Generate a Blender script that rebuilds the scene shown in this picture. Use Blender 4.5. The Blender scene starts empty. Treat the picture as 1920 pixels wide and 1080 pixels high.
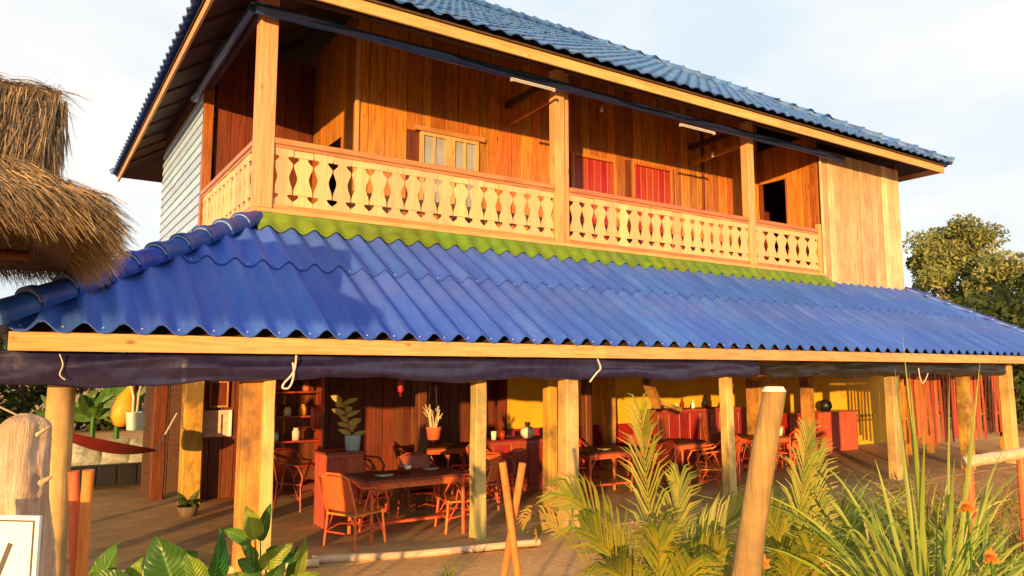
import bpy, bmesh, math, random
import numpy as np
from mathutils import Vector, Matrix
random.seed(7); rng = np.random.default_rng(7)
R = math.radians
S = bpy.context.scene

# ------------------------------------------------------------------ camera
CAM_H = 2.0; PITCH = R(6.4); YAW = R(33.2); F = 1400.0
cd = bpy.data.cameras.new('camera'); cam = bpy.data.objects.new('camera', cd); S.collection.objects.link(cam)
cam.location = (0, 0, CAM_H); cam.rotation_euler = (R(90) + PITCH, 0, -YAW)
cd.sensor_width = 36; cd.lens = F / 1920 * 36; cd.clip_start = .05; cd.clip_end = 5000
S.camera = cam
# ------------------------------------------------------------------ sky + sun
SUN_EL = R(4.2); SUN_AZ = R(225)          # azimuth from +Y towards +X
w = bpy.data.worlds.new('World'); S.world = w; w.use_nodes = True
nt = w.node_tree; nt.nodes.clear()
out = nt.nodes.new('ShaderNodeOutputWorld'); bg = nt.nodes.new('ShaderNodeBackground')
sky = nt.nodes.new('ShaderNodeTexSky'); sky.sky_type = 'NISHITA'; sky.sun_disc = False
sky.sun_elevation = SUN_EL; sky.sun_rotation = SUN_AZ; sky.air_density = 1.0; sky.dust_density = 2.0; sky.ozone_density = 1.0
tc = nt.nodes.new('ShaderNodeTexCoord')
mp = nt.nodes.new('ShaderNodeMapping'); mp.inputs['Scale'].default_value = (1.0, 1.0, 2.6)
nz = nt.nodes.new('ShaderNodeTexNoise'); nz.inputs['Scale'].default_value = 2.3; nz.inputs['Detail'].default_value = 6; nz.inputs['Roughness'].default_value = .55
rp = nt.nodes.new('ShaderNodeValToRGB'); rp.color_ramp.elements[0].position = .34; rp.color_ramp.elements[1].position = .62
rp.color_ramp.elements[0].color = (4.6, 5.3, 5.85, 1); rp.color_ramp.elements[1].color = (6.45, 6.2, 5.95, 1)
mx = nt.nodes.new('ShaderNodeMixRGB'); mx.inputs[0].default_value = .86
nt.links.new(tc.outputs['Generated'], mp.inputs[0]); nt.links.new(mp.outputs[0], nz.inputs['Vector'])
nt.links.new(nz.outputs['Fac'], rp.inputs[0]); nt.links.new(rp.outputs[0], mx.inputs[2])
nt.links.new(sky.outputs[0], mx.inputs[1]); nt.links.new(mx.outputs[0], bg.inputs[0])
bg.inputs[1].default_value = 0.10; nt.links.new(bg.outputs[0], out.inputs[0])
sl = bpy.data.lights.new('sun', 'SUN'); so = bpy.data.objects.new('sun', sl); S.collection.objects.link(so)
sl.energy = 5.0; sl.angle = R(0.6); sl.color = (1.0, .54, .19)
tosun = Vector((math.sin(SUN_AZ) * math.cos(SUN_EL), math.cos(SUN_AZ) * math.cos(SUN_EL), math.sin(SUN_EL)))
so.rotation_euler = tosun.to_track_quat('Z', 'Y').to_euler(); so.location = (-5, -5, 12)
vs = S.view_settings; vs.view_transform = 'Standard'; vs.look = 'None'; vs.exposure = 0.88; vs.gamma = 1

# ------------------------------------------------------------------ pixel helpers (1920x1080 photo pixels)
_fw = np.array([math.sin(YAW) * math.cos(PITCH), math.cos(YAW) * math.cos(PITCH), math.sin(PITCH)])
_rt = np.array([math.cos(YAW), -math.sin(YAW), 0]); _up = np.cross(_rt, _fw); _C = np.array([0, 0, CAM_H])
def ray(x, y): return _fw + _rt * (x - 960) / F - _up * (y - 540) / F
def onZ(x, y, z=0.0): r = ray(x, y); return Vector(_C + r * (z - CAM_H) / r[2])
def onY(x, y, Y): r = ray(x, y); return Vector(_C + r * Y / r[1])
def onX(x, y, X): r = ray(x, y); return Vector(_C + r * X / r[0])
def onD(x, y, d): return Vector(_C + ray(x, y) * d)

# ------------------------------------------------------------------ object helpers
COL = S.collection
W = {}
def link(o, parent=None):
    COL.objects.link(o)
    if parent is not None: o.parent = parent
def wpos(p): return W[p.name] if p is not None else Vector((0, 0, 0))
def tag(o, label=None, cat=None, group=None, kind=None):
    if label: o['label'] = label
    if cat: o['category'] = cat
    if group: o['group'] = group
    if kind: o['kind'] = kind
    return o
def empty(name, loc, label, cat, group=None, rz=0):
    o = bpy.data.objects.new(name, None); link(o); o.location = loc; o.rotation_euler = (0, 0, rz); o.empty_display_size = .1
    W[o.name] = Vector(loc); return tag(o, label, cat, group)
def obj_from(name, me, mat, parent=None, loc=(0, 0, 0), rot=(0, 0, 0), scale=(1, 1, 1), world=True):
    """link a mesh object; loc is in world space when world is True (parents are unrotated)"""
    o = bpy.data.objects.new(name, me)
    if mat is not None and len(me.materials) == 0: me.materials.append(mat)
    link(o, parent); loc = Vector(loc); o.location = loc - wpos(parent) if world else loc
    o.rotation_euler = rot; o.scale = scale; W[o.name] = loc if world else wpos(parent) + loc
    return o
class MB:
    def __init__(s): s.v = []; s.f = []; s.sm = []
    def add(s, vs, fs, smooth=False):
        n = len(s.v); s.v += [tuple(p) for p in vs]; s.f += [tuple(i + n for i in f) for f in fs]; s.sm += [smooth] * len(fs); return s
    def box(s, a, b):
        (x0, y0, z0), (x1, y1, z1) = a, b
        return s.add([(x0, y0, z0), (x1, y0, z0), (x1, y1, z0), (x0, y1, z0), (x0, y0, z1), (x1, y0, z1), (x1, y1, z1), (x0, y1, z1)],
              [(3, 2, 1, 0), (4, 5, 6, 7), (0, 1, 5, 4), (1, 2, 6, 5), (2, 3, 7, 6), (3, 0, 4, 7)])
    def beam(s, p, q, wd, h, upv=(0, 0, 1)):
        p = Vector(p); q = Vector(q); d = (q - p).normalized(); u = Vector(upv)
        sd = d.cross(u)
        if sd.length < 1e-4: sd = d.cross(Vector((1, 0, 0)))
        sd.normalize(); u = sd.cross(d).normalized(); vs = []
        for c in (p, q):
            for a, b in ((-1, -1), (1, -1), (1, 1), (-1, 1)): vs.append(c + sd * a * wd / 2 + u * b * h / 2)
        return s.add(vs, [(0, 1, 2, 3), (7, 6, 5, 4), (0, 4, 5, 1), (1, 5, 6, 2), (2, 6, 7, 3), (3, 7, 4, 0)])
    def tube(s, pts, rad, n=8, cap=True, jitter=0.0, smooth=True):
        pts = [Vector(p) for p in pts]; m = len(pts)
        if not hasattr(rad, '__len__'): rad = [rad] * m
        ref = None; rings = []
        for i, p in enumerate(pts):
            t = (pts[min(i + 1, m - 1)] - pts[max(i - 1, 0)]).normalized()
            if ref is None:
                ref = t.cross(Vector((0, 0, 1)))
                if ref.length < .05: ref = t.cross(Vector((1, 0, 0)))
            ref = (ref - t * ref.dot(t)).normalized(); b = t.cross(ref)
            rings.append([p + (ref * math.cos(2 * math.pi * k / n) + b * math.sin(2 * math.pi * k / n)) * rad[i] * (1 + jitter * (random.random() - .5)) for k in range(n)])
        vs = [v for r_ in rings for v in r_]; fs = []
        for i in range(m - 1):
            for k in range(n):
                k2 = (k + 1) % n; fs.append((i * n + k, i * n + k2, (i + 1) * n + k2, (i + 1) * n + k))
        s.add(vs, fs, smooth)
        if cap: s.add(rings[0], [tuple(reversed(range(n)))]); s.add(rings[-1], [tuple(range(n))])
        return s
    def lathe(s, c, prof, n=16, smooth=True):
        c = Vector(c); vs = []; m = len(prof)
        for r_, z in prof:
            for k in range(n): a = 2 * math.pi * k / n; vs.append(c + Vector((math.cos(a) * r_, math.sin(a) * r_, z)))
        fs = [(i * n + k, i * n + (k + 1) % n, (i + 1) * n + (k + 1) % n, (i + 1) * n + k) for i in range(m - 1) for k in range(n)]
        return s.add(vs, fs, smooth)
    def grid(s, P, smooth=True):
        """P: list of rows of points"""
        nr, nc = len(P), len(P[0]); vs = [p for r_ in P for p in r_]
        return s.add(vs, [(i * nc + j, i * nc + j + 1, (i + 1) * nc + j + 1, (i + 1) * nc + j) for i in range(nr - 1) for j in range(nc - 1)], smooth)
    def mesh(s, name, off=(0, 0, 0)):
        me = bpy.data.meshes.new(name); o = Vector(off)
        me.from_pydata([(p[0] - o.x, p[1] - o.y, p[2] - o.z) for p in s.v], [], s.f)
        me.polygons.foreach_set('use_smooth', s.sm); me.update(); return me
    def build(s, name, mat, parent=None, at=None):
        """vertices in world space; the object's origin goes to `at` (default: the parent's base)"""
        at = Vector(at) if at is not None else wpos(parent)
        return obj_from(name, s.mesh(name, at), mat, parent, at)
    def local(s, name, mat, parent):
        return obj_from(name, s.mesh(name), mat, parent, (0, 0, 0), world=False)
_bc = {}
def board(name, mat, parent, lo, hi, bev=.004):
    """box from lo to hi as its own object, origin at its centre, mesh shared by size"""
    lo = Vector(lo); hi = Vector(hi); d = hi - lo; c = (lo + hi) / 2
    key = (mat.name, round(d.x, 3), round(d.y, 3), round(d.z, 3))
    if key not in _bc:
        bm = bmesh.new(); bmesh.ops.create_cube(bm, size=1); bmesh.ops.scale(bm, vec=d, verts=bm.verts)
        if bev and min(d) > 3 * bev: bmesh.ops.bevel(bm, geom=bm.edges[:], offset=bev, segments=1, affect='EDGES')
        me = bpy.data.meshes.new(name); bm.to_mesh(me); bm.free(); me.materials.append(mat); _bc[key] = me
    return obj_from(name, _bc[key], mat, parent, c)
def copy_tree(o, parent=None):
    c = o.copy(); COL.objects.link(c); c.parent = parent
    W[c.name] = W.get(o.name, Vector((0, 0, 0)))
    for ch in o.children: copy_tree(ch, c)
    return c

# ------------------------------------------------------------------ materials
def newmat(name):
    m = bpy.data.materials.new(name); m.use_nodes = True; nt = m.node_tree; b = nt.nodes['Principled BSDF']; return m, nt, b
def N(nt, t, **k):
    n = nt.nodes.new(t)
    for a, v in k.items(): setattr(n, a, v)
    return n
def coords(nt, scale, axis_scale=(1, 1, 1), randomize=True):
    tc = N(nt, 'ShaderNodeTexCoord'); mp = N(nt, 'ShaderNodeMapping')
    mp.inputs['Scale'].default_value = tuple(scale * a for a in axis_scale)
    if randomize:
        oi = N(nt, 'ShaderNodeObjectInfo'); mu = N(nt, 'ShaderNodeVectorMath', operation='SCALE'); mu.inputs[0].default_value = (37, 61, 23)
        nt.links.new(oi.outputs['Random'], mu.inputs['Scale']); ad = N(nt, 'ShaderNodeVectorMath', operation='ADD')
        nt.links.new(tc.outputs['Object'], ad.inputs[0]); nt.links.new(mu.outputs[0], ad.inputs[1]); nt.links.new(ad.outputs[0], mp.inputs[0])
    else: nt.links.new(tc.outputs['Object'], mp.inputs[0])
    return mp.outputs[0]
def noise(nt, vec, scale=1, detail=4, rough=.6):
    n = N(nt, 'ShaderNodeTexNoise'); n.inputs['Scale'].default_value = scale; n.inputs['Detail'].default_value = detail; n.inputs['Roughness'].default_value = rough
    nt.links.new(vec, n.inputs['Vector']); return n.outputs['Fac']
def ramp(nt, fac, stops):
    r_ = N(nt, 'ShaderNodeValToRGB'); cr = r_.color_ramp
    while len(cr.elements) < len(stops): cr.elements.new(.5)
    for e, (p, c) in zip(cr.elements, stops): e.position = p; e.color = (*c, 1) if len(c) == 3 else c
    nt.links.new(fac, r_.inputs[0]); return r_.outputs[0]
def mix(nt, a, b, fac, mode='MIX'):
    m = N(nt, 'ShaderNodeMixRGB', blend_type=mode)
    for i, v in ((0, fac), (1, a), (2, b)):
        if isinstance(v, (int, float)): m.inputs[i].default_value = v
        elif isinstance(v, tuple): m.inputs[i].default_value = (*v, 1)
        else: nt.links.new(v, m.inputs[i])
    return m.outputs[0]
def bump(nt, b, h, strength=.3, dist=.01):
    bp = N(nt, 'ShaderNodeBump'); bp.inputs['Strength'].default_value = strength; bp.inputs['Distance'].default_value = dist
    nt.links.new(h, bp.inputs['Height']); nt.links.new(bp.outputs[0], b.inputs['Normal'])
def obj_tint(nt, col, amt=.25, hue=.015):
    """vary brightness and hue from object to object"""
    oi = N(nt, 'ShaderNodeObjectInfo'); hs = N(nt, 'ShaderNodeHueSaturation')
    mr = N(nt, 'ShaderNodeMapRange'); mr.inputs[3].default_value = 1 - amt; mr.inputs[4].default_value = 1 + amt * .6
    nt.links.new(oi.outputs['Random'], mr.inputs[0]); nt.links.new(mr.outputs[0], hs.inputs['Value'])
    mul = N(nt, 'ShaderNodeMath', operation='MULTIPLY'); mul.inputs[1].default_value = 7.31; nt.links.new(oi.outputs['Random'], mul.inputs[0])
    fr = N(nt, 'ShaderNodeMath', operation='FRACT'); nt.links.new(mul.outputs[0], fr.inputs[0])
    m2 = N(nt, 'ShaderNodeMapRange'); m2.inputs[3].default_value = .5 - hue; m2.inputs[4].default_value = .5 + hue
    nt.links.new(fr.outputs[0], m2.inputs[0]); nt.links.new(m2.outputs[0], hs.inputs['Hue'])
    nt.links.new(col, hs.inputs['Color']); return hs.outputs[0]
def wood(name, dark, light, axis='z', amt=.22, rough=.6, stain=None, spec=.3, knots=True, bmp=(.35, .006)):
    m, nt, b = newmat(name); ax = {'x': (.06, 1, 1), 'y': (1, .06, 1), 'z': (1, 1, .06)}[axis]
    g = noise(nt, coords(nt, 34, ax), 1, 5, .62)
    col = ramp(nt, g, [(.3, dark), (.62, light)])
    big = noise(nt, coords(nt, 2.2, {'x': (.4, 1, 1), 'y': (1, .4, 1), 'z': (1, 1, .4)}[axis]), 1, 4, .6)
    col = mix(nt, col, tuple(.45 * c for c in dark), ramp(nt, big, [(.56, (0, 0, 0)), (.8, (.55, .55, .55))]))
    if knots:
        v = N(nt, 'ShaderNodeTexVoronoi'); v.inputs['Scale'].default_value = 1
        nt.links.new(coords(nt, 3.2, {'x': (.5, 1, 1), 'y': (1, .5, 1), 'z': (1, 1, .5)}[axis]), v.inputs['Vector'])
        col = mix(nt, col, tuple(.35 * c for c in dark), ramp(nt, v.outputs['Distance'], [(.03, (.75, .75, .75)), (.10, (0, 0, 0))]))
    if stain:
        st = noise(nt, coords(nt, 1.3), 1, 5, .7); col = mix(nt, col, stain, ramp(nt, st, [(.44, (0, 0, 0)), (.62, (.85, .85, .85))]))
    col = obj_tint(nt, col, amt); nt.links.new(col, b.inputs['Base Color'])
    b.inputs['Roughness'].default_value = rough; b.inputs['Specular IOR Level'].default_value = spec
    bump(nt, b, g, *bmp); return m
def plain(name, col, rough=.5, var=.15, scale=6, metallic=0, spec=.4, bmp=.15, amt=.0, dirt=None, hue=.015):
    m, nt, b = newmat(name); g = noise(nt, coords(nt, scale), 1, 5, .6)
    c = ramp(nt, g, [(.3, tuple(x * (1 - var) for x in col)), (.7, tuple(min(1, x * (1 + var)) for x in col))])
    if dirt:
        d = noise(nt, coords(nt, scale * .35), 1, 6, .7); c = mix(nt, c, dirt, ramp(nt, d, [(.45, (0, 0, 0)), (.72, (.7, .7, .7))]))
    if amt: c = obj_tint(nt, c, amt, hue)
    nt.links.new(c, b.inputs['Base Color']); b.inputs['Roughness'].default_value = rough; b.inputs['Metallic'].default_value = metallic
    b.inputs['Specular IOR Level'].default_value = spec
    if bmp: bump(nt, b, g, bmp, .008)
    return m
def leafmat(name, cols, rough=.45, trans=.35, scale=1.5):
    m, nt, b = newmat(name)
    geo = N(nt, 'ShaderNodeNewGeometry')
    c = ramp(nt, geo.outputs['Random Per Island'], [(i / max(1, len(cols) - 1), k) for i, k in enumerate(cols)])
    nz_ = noise(nt, coords(nt, scale, randomize=False), 1, 3, .5); c = mix(nt, c, tuple(x * .5 for x in cols[0]), ramp(nt, nz_, [(.45, (0, 0, 0)), (.75, (.6, .6, .6))]))
    nt.links.new(c, b.inputs['Base Color']); b.inputs['Roughness'].default_value = rough; b.inputs['Specular IOR Level'].default_value = .3
    tr = N(nt, 'ShaderNodeBsdfTranslucent'); ms = N(nt, 'ShaderNodeMixShader'); ms.inputs[0].default_value = trans
    nt.links.new(c, tr.inputs[0]); nt.links.new(b.outputs[0], ms.inputs[1]); nt.links.new(tr.outputs[0], ms.inputs[2])
    nt.links.new(ms.outputs[0], nt.nodes['Material Output'].inputs[0]); return m
def veinleaf(name, base, vein, brown=(.20, .11, .03)):
    m, nt, b = newmat(name); uv = N(nt, 'ShaderNodeUVMap'); sp = N(nt, 'ShaderNodeSeparateXYZ'); nt.links.new(uv.outputs[0], sp.inputs[0])
    def mth(op, x, y=None):
        n = N(nt, 'ShaderNodeMath', operation=op)
        for i, v in enumerate((x, y)):
            if v is None: continue
            if isinstance(v, (int, float)): n.inputs[i].default_value = v
            else: nt.links.new(v, n.inputs[i])
        return n.outputs[0]
    au = mth('ABSOLUTE', mth('SUBTRACT', sp.outputs[0], .5)); ph = mth('SUBTRACT', mth('MULTIPLY', sp.outputs[1], 10.0), mth('MULTIPLY', au, 6.0)); fr = mth('ABSOLUTE', mth('SUBTRACT', mth('FRACT', ph), .5))
    big = noise(nt, coords(nt, 9), 1, 4, .6); geo = N(nt, 'ShaderNodeNewGeometry')
    c = ramp(nt, big, [(.3, tuple(x * .55 for x in base)), (.7, tuple(x * 1.25 for x in base))]); c = obj_tint(nt, c, .35, .03)
    c = mix(nt, c, vein, ramp(nt, fr, [(.0, (.55, .55, .55)), (.09, (0, 0, 0))])); c = mix(nt, c, vein, ramp(nt, au, [(.012, (.9, .9, .9)), (.04, (0, 0, 0))]))
    edge = mth('ADD', au, mth('MULTIPLY', big, .25)); c = mix(nt, c, brown, ramp(nt, edge, [(.60, (0, 0, 0)), (.68, (.8, .8, .8))]))
    nt.links.new(c, b.inputs['Base Color']); b.inputs['Roughness'].default_value = .38; b.inputs['Specular IOR Level'].default_value = .4
    bump(nt, b, ramp(nt, fr, [(0, (0, 0, 0)), (.25, (1, 1, 1))]), .6, .006)
    tr = N(nt, 'ShaderNodeBsdfTranslucent'); ms = N(nt, 'ShaderNodeMixShader'); ms.inputs[0].default_value = .25; nt.links.new(c, tr.inputs[0]); nt.links.new(b.outputs[0], ms.inputs[1]); nt.links.new(tr.outputs[0], ms.inputs[2]); nt.links.new(ms.outputs[0], nt.nodes['Material Output'].inputs[0]); return m
M = {}
M['fascia'] = wood('fascia_wood', (.42, .23, .085), (.62, .38, .15), 'x', .1)
M['fascia_y'] = wood('fascia_wood_side', (.42, .23, .085), (.62, .38, .15), 'y', .1)
M['rail'] = wood('rail_wood', (.33, .13, .05), (.5, .23, .09), 'x', .1, .4)
M['rail_y'] = wood('rail_wood_side', (.33, .13, .05), (.5, .23, .09), 'y', .1, .4)
M['bal'] = wood('baluster_wood', (.54, .36, .16), (.66, .47, .23), 'z', .12, .55, knots=False)
M['post'] = wood('post_wood', (.46, .25, .09), (.64, .40, .16), 'z', .12)
M['inner'] = wood('varnished_plank', (.26, .08, .01), (.56, .22, .03), 'z', .36, .38, spec=.5)
M['box'] = wood('pale_plank', (.46, .31, .15), (.78, .59, .34), 'z', .42, .65, stain=(.50, .35, .19))
M['white'] = wood('whitewashed_plank', (.30, .47, .66), (.40, .59, .80), 'y', .1, .6, knots=False)
M['gpost'] = wood('weathered_post_wood', (.40, .185, .03), (.58, .32, .06), 'z', .1, .75, stain=(.11, .075, .035))
M['palepost'] = wood('pale_post_wood', (.46, .32, .10), (.64, .47, .17), 'z', .08, .75, stain=(.28, .215, .10), knots=False)
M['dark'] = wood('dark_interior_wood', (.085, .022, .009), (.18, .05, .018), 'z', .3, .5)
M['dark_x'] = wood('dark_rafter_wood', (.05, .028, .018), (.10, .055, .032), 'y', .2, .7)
M['redwood'] = wood('red_lacquered_wood', (.20, .026, .012), (.36, .052, .02), 'z', .25, .35, spec=.5)
M['door'] = wood('red_door_wood', (.26, .02, .01), (.42, .035, .015), 'z', .15, .35, spec=.5, knots=False)
M['rattan'] = plain('rattan_cane', (.60, .115, .026), .45, .35, 25, amt=.15)
M['weave'] = plain('woven_rattan', (.60, .165, .032), .5, .3, 60, amt=.1, bmp=.5)
M['roofblue'] = plain('blue_roof_paint', (.022, .095, .50), .45, .14, 3, spec=.35, amt=.10, dirt=(.06, .13, .40), bmp=.05, hue=.003)
def roofpaint():
    m, nt, b = newmat('weathered_blue_roof_paint'); st = noise(nt, coords(nt, 7, (1, .12, .12)), 1, 6, .7); big = noise(nt, coords(nt, .8, randomize=False), 1, 5, .65); fine = noise(nt, coords(nt, 40), 1, 4, .6)
    c = ramp(nt, st, [(.25, (.026, .085, .40)), (.55, (.042, .12, .50)), (.8, (.085, .18, .55))])
    c = mix(nt, c, (.13, .17, .33), ramp(nt, big, [(.5, (0, 0, 0)), (.78, (.35, .35, .35))])); c = mix(nt, c, (.02, .045, .17), ramp(nt, st, [(.2, (.5, .5, .5)), (.36, (0, 0, 0))]))
    c = mix(nt, c, (.30, .27, .25), ramp(nt, fine, [(.66, (0, 0, 0)), (.8, (.35, .35, .35))])); c = obj_tint(nt, c, .12, .004); nt.links.new(c, b.inputs['Base Color'])
    r_ = ramp(nt, big, [(.3, (.46, .46, .46)), (.7, (.7, .7, .7))]); nt.links.new(r_, b.inputs['Roughness']); b.inputs['Specular IOR Level'].default_value = .28; bump(nt, b, st, .12, .01); return m
M['roofblue'] = roofpaint()
M['capblue'] = plain('blue_hip_cap', (.02, .075, .36), .4, .15, 5, spec=.5, amt=.08)
M['tileblue'] = plain('blue_roof_tile', (.045, .15, .42), .5, .3, 5, spec=.35, amt=.22, dirt=(.14, .22, .34), hue=.008)
M['mortar'] = plain('white_mortar', (.20, .27, .40), .9, .3, 20)
M['green'] = plain('green_roof_paint', (.13, .235, .014), .55, .25, 5, amt=.12, dirt=(.10, .135, .03))
M['yellow'] = plain('yellow_limewash', (.72, .42, .02), .8, .12, 2.0, dirt=(.50, .26, .015))
M['floor'] = plain('packed_earth_floor', (.46, .28, .105), .85, .25, 2.5, dirt=(.27, .155, .055))
M['navy'] = plain('navy_tarpaulin', (.017, .015, .06), .34, .4, 9, spec=.6, bmp=.9)
M['tarpblue'] = plain('blue_tarpaulin', (.02, .065, .20), .35, .3, 6, spec=.6, bmp=.4)
M['bamboo'] = wood('orange_bamboo', (.50, .13, .035), (.66, .20, .06), 'z', .1, .4, knots=False)
M['drift'] = wood('driftwood', (.34, .25, .155), (.70, .57, .42), 'z', .05, .95, stain=(.40, .28, .17), bmp=(.9, .03))
M['log'] = wood('peeled_log', (.24, .135, .045), (.38, .23, .085), 'z', .08, .85, stain=(.20, .13, .06), bmp=(.8, .015))
M['logx'] = wood('peeled_rail_log', (.45, .30, .17), (.62, .46, .28), 'x', .08, .8)
M['rope'] = plain('white_rope', (.62, .55, .48), .9, .2, 40)
M['metalw'] = plain('white_enamel', (.5, .52, .53), .35, .05, 5)
M['signw'] = plain('white_sign_paint', (.80, .80, .76), .4, .06, 4)
M['ink'] = plain('dark_grey_paint', (.06, .06, .055), .5, .2, 12)
M['paleblue'] = plain('pale_blue_bucket', (.50, .78, .80), .4, .1, 8, dirt=(.78, .82, .80))
M['terra'] = plain('terracotta', (.55, .14, .05), .6, .2, 10)
M['ochre'] = plain('ochre_glaze', (.70, .34, .03), .5, .2, 8)
M['cream'] = plain('cream_ceramic', (.75, .68, .50), .4, .08, 8)
M['glass'] = plain('window_glass', (.30, .33, .34), .08, .1, 3, spec=.8)
M['paper'] = plain('poster_paper', (.60, .50, .36), .7, .2, 10)
M['curtain'] = wood('red_brown_slat', (.30, .06, .03), (.50, .12, .05), 'z', .3, .5, knots=False)
M['black'] = plain('black_plastic', (.015, .014, .013), .4, .2, 10)
M['clothred'] = plain('dark_red_cloth', (.20, .015, .012), .8, .2, 10)
M['clothpat'] = plain('patterned_cloth', (.34, .36, .30), .8, .3, 18, dirt=(.012, .04, .02))
M['straw'] = leafmat('straw', [(.18, .13, .075), (.29, .21, .115), (.40, .30, .165), (.23, .165, .09), (.11, .078, .048)], .85, .10, 7)
M['thatchbase'] = plain('matted_thatch', (.085, .055, .028), .95, .5, 12)
M['bark'] = wood('bark', (.08, .055, .035), (.17, .12, .08), 'z', .1, .9)
M['palm'] = leafmat('palm_leaflet', [(.14, .20, .02), (.28, .31, .03), (.38, .33, .035), (.10, .18, .025), (.34, .26, .04)], .4, .35)
M['grassblade'] = leafmat('tall_grass_blade', [(.13, .22, .03), (.24, .35, .04), (.36, .42, .07), (.10, .20, .035), (.32, .33, .06)], .4, .35)
M['broad'] = leafmat('broad_leaf', [(.03, .13, .012), (.05, .19, .015), (.08, .23, .015)], .35, .35)
M['lime'] = leafmat('young_leaf', [(.10, .20, .015), (.20, .27, .02), (.26, .29, .02)], .35, .4)
M['dry'] = leafmat('dry_weed', [(.26, .13, .04), (.36, .22, .05), (.30, .26, .04), (.18, .18, .03)], .7, .25)
M['treeleaf'] = leafmat('tree_leaf', [(.09, .13, .035), (.18, .22, .06), (.29, .31, .09), (.40, .40, .15)], .5, .3, .4)
M['darkleaf'] = leafmat('dark_tree_leaf', [(.03, .05, .01), (.05, .08, .015), (.08, .10, .02)], .5, .25, .4)
M['bananaleaf'] = leafmat('banana_leaf', [(.05, .17, .03), (.10, .26, .04), (.20, .34, .08)], .4, .35)
M['flower'] = leafmat('orange_petal', [(.75, .16, .02), (.80, .24, .03)], .5, .3)
M['paleleaf'] = leafmat('pale_leaf', [(.50, .40, .10), (.64, .54, .17), (.36, .36, .10)], .45, .3)
M['stick'] = plain('pale_twig', (.52, .44, .26), .7, .2, 20)

M['veinbroad'] = veinleaf('veined_broad_leaf', (.045, .17, .015), (.13, .28, .05)); M['veinlime'] = veinleaf('veined_young_leaf', (.17, .25, .018), (.30, .36, .06)); M['veinbanana'] = veinleaf('veined_banana_leaf', (.07, .20, .03), (.16, .30, .08))
# ground: bare earth with grass tints
def ground_mat():
    m, nt, b = newmat('bare_earth'); v = coords(nt, 1, randomize=False)
    a = noise(nt, v, .7, 6, .65); f = noise(nt, v, 14, 5, .7); g = noise(nt, v, .25, 4, .6)
    c = ramp(nt, a, [(.3, (.44, .205, .07)), (.5, (.60, .31, .11)), (.7, (.68, .40, .165))])
    c = mix(nt, c, (.16, .09, .045), ramp(nt, f, [(.5, (0, 0, 0)), (.75, (.6, .6, .6))]))
    c = mix(nt, c, (.10, .12, .025), ramp(nt, g, [(.56, (0, 0, 0)), (.7, (.6, .6, .6))]))
    nt.links.new(c, b.inputs['Base Color']); b.inputs['Roughness'].default_value = .95; b.inputs['Specular IOR Level'].default_value = .1
    bump(nt, b, f, .6, .03); return m
M['earth'] = ground_mat()
# ------------------------------------------------------------------ setting
g = MB(); n = 60; P = []
xs = [-600, -200, -60] + list(np.linspace(-20, 40, 61)) + [80, 200, 600]; ys = [-600, -200, -50] + list(np.linspace(-10, 30, 61)) + [60, 200, 600]
for y in ys:
    row = []
    for x in xs:
        z = 0.0
        if -20 <= x <= 40 and -10 <= y <= 7: z = .02 * math.sin(x * 1.7 + y) + .025 * math.sin(y * 2.3 - x * .6) - .02
        row.append((x, y, z - (.004 if y > 7.2 and y < 20 else 0)))
    P.append(row)
tag(g.grid(P).build('ground', M['earth']), kind='structure')
fl = MB(); fl.box((-.1, 7.7, -.2), (20, 19, .004)); tag(fl.build('floor', M['floor']), kind='structure')
#%%SECTION%%
# ================================================================== THE HOUSE
YE, YU = 7.5, 10.1            # canopy eave line, upper front wall line
XC = 2.5                      # upper left wall line
H = empty('wooden_house', (10, 12, 0), 'two-storey timber house with blue roofs and a carved balcony balustrade', 'house')

# ---- lower canopy roof: corrugated sheets in two courses, front slope between two hips
EY, EZ, TY, TZ = 7.455, 2.385, 10.12, 4.02
XL0, XL1, XR1, XR0 = -.18, 2.54, 18.35, 21.07
PIT = .31; AMP = .048
def canopy_pt(x, t, lift=0.0):
    c = math.cos(2 * math.pi * (x - XL0) / PIT); p = AMP * (2 * ((1 + c) / 2) ** 1.5 - .9)
    return (x, EY + (TY - EY) * t, EZ + (TZ - EZ) * t + p + lift)
deck = MB()
for A in [((XL0 + .1, EY + .06, EZ - .09), (XR0 - .1, EY + .06, EZ - .09), (XR1, TY, TZ - .08), (XL1, TY, TZ - .08)),
          ((XL0 + .1, 21, EZ - .09), (XL0 + .1, EY + .06, EZ - .09), (XL1, TY, TZ - .08), (XL1, 21, TZ - .08)),
          ((XR0 - .1, EY + .06, EZ - .09), (XR0 - .1, 21, EZ - .09), (XR1, 21, TZ - .08), (XR1, TY, TZ - .08))]:
    B = [(p[0], p[1], p[2] - .02) for p in A]
    deck.add(list(A) + B, [(0, 1, 2, 3), (7, 6, 5, 4), (0, 4, 5, 1), (1, 5, 6, 2), (2, 6, 7, 3), (3, 7, 4, 0)])
canopy = deck.build('canopy_roof', M['dark_x'], H)
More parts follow.
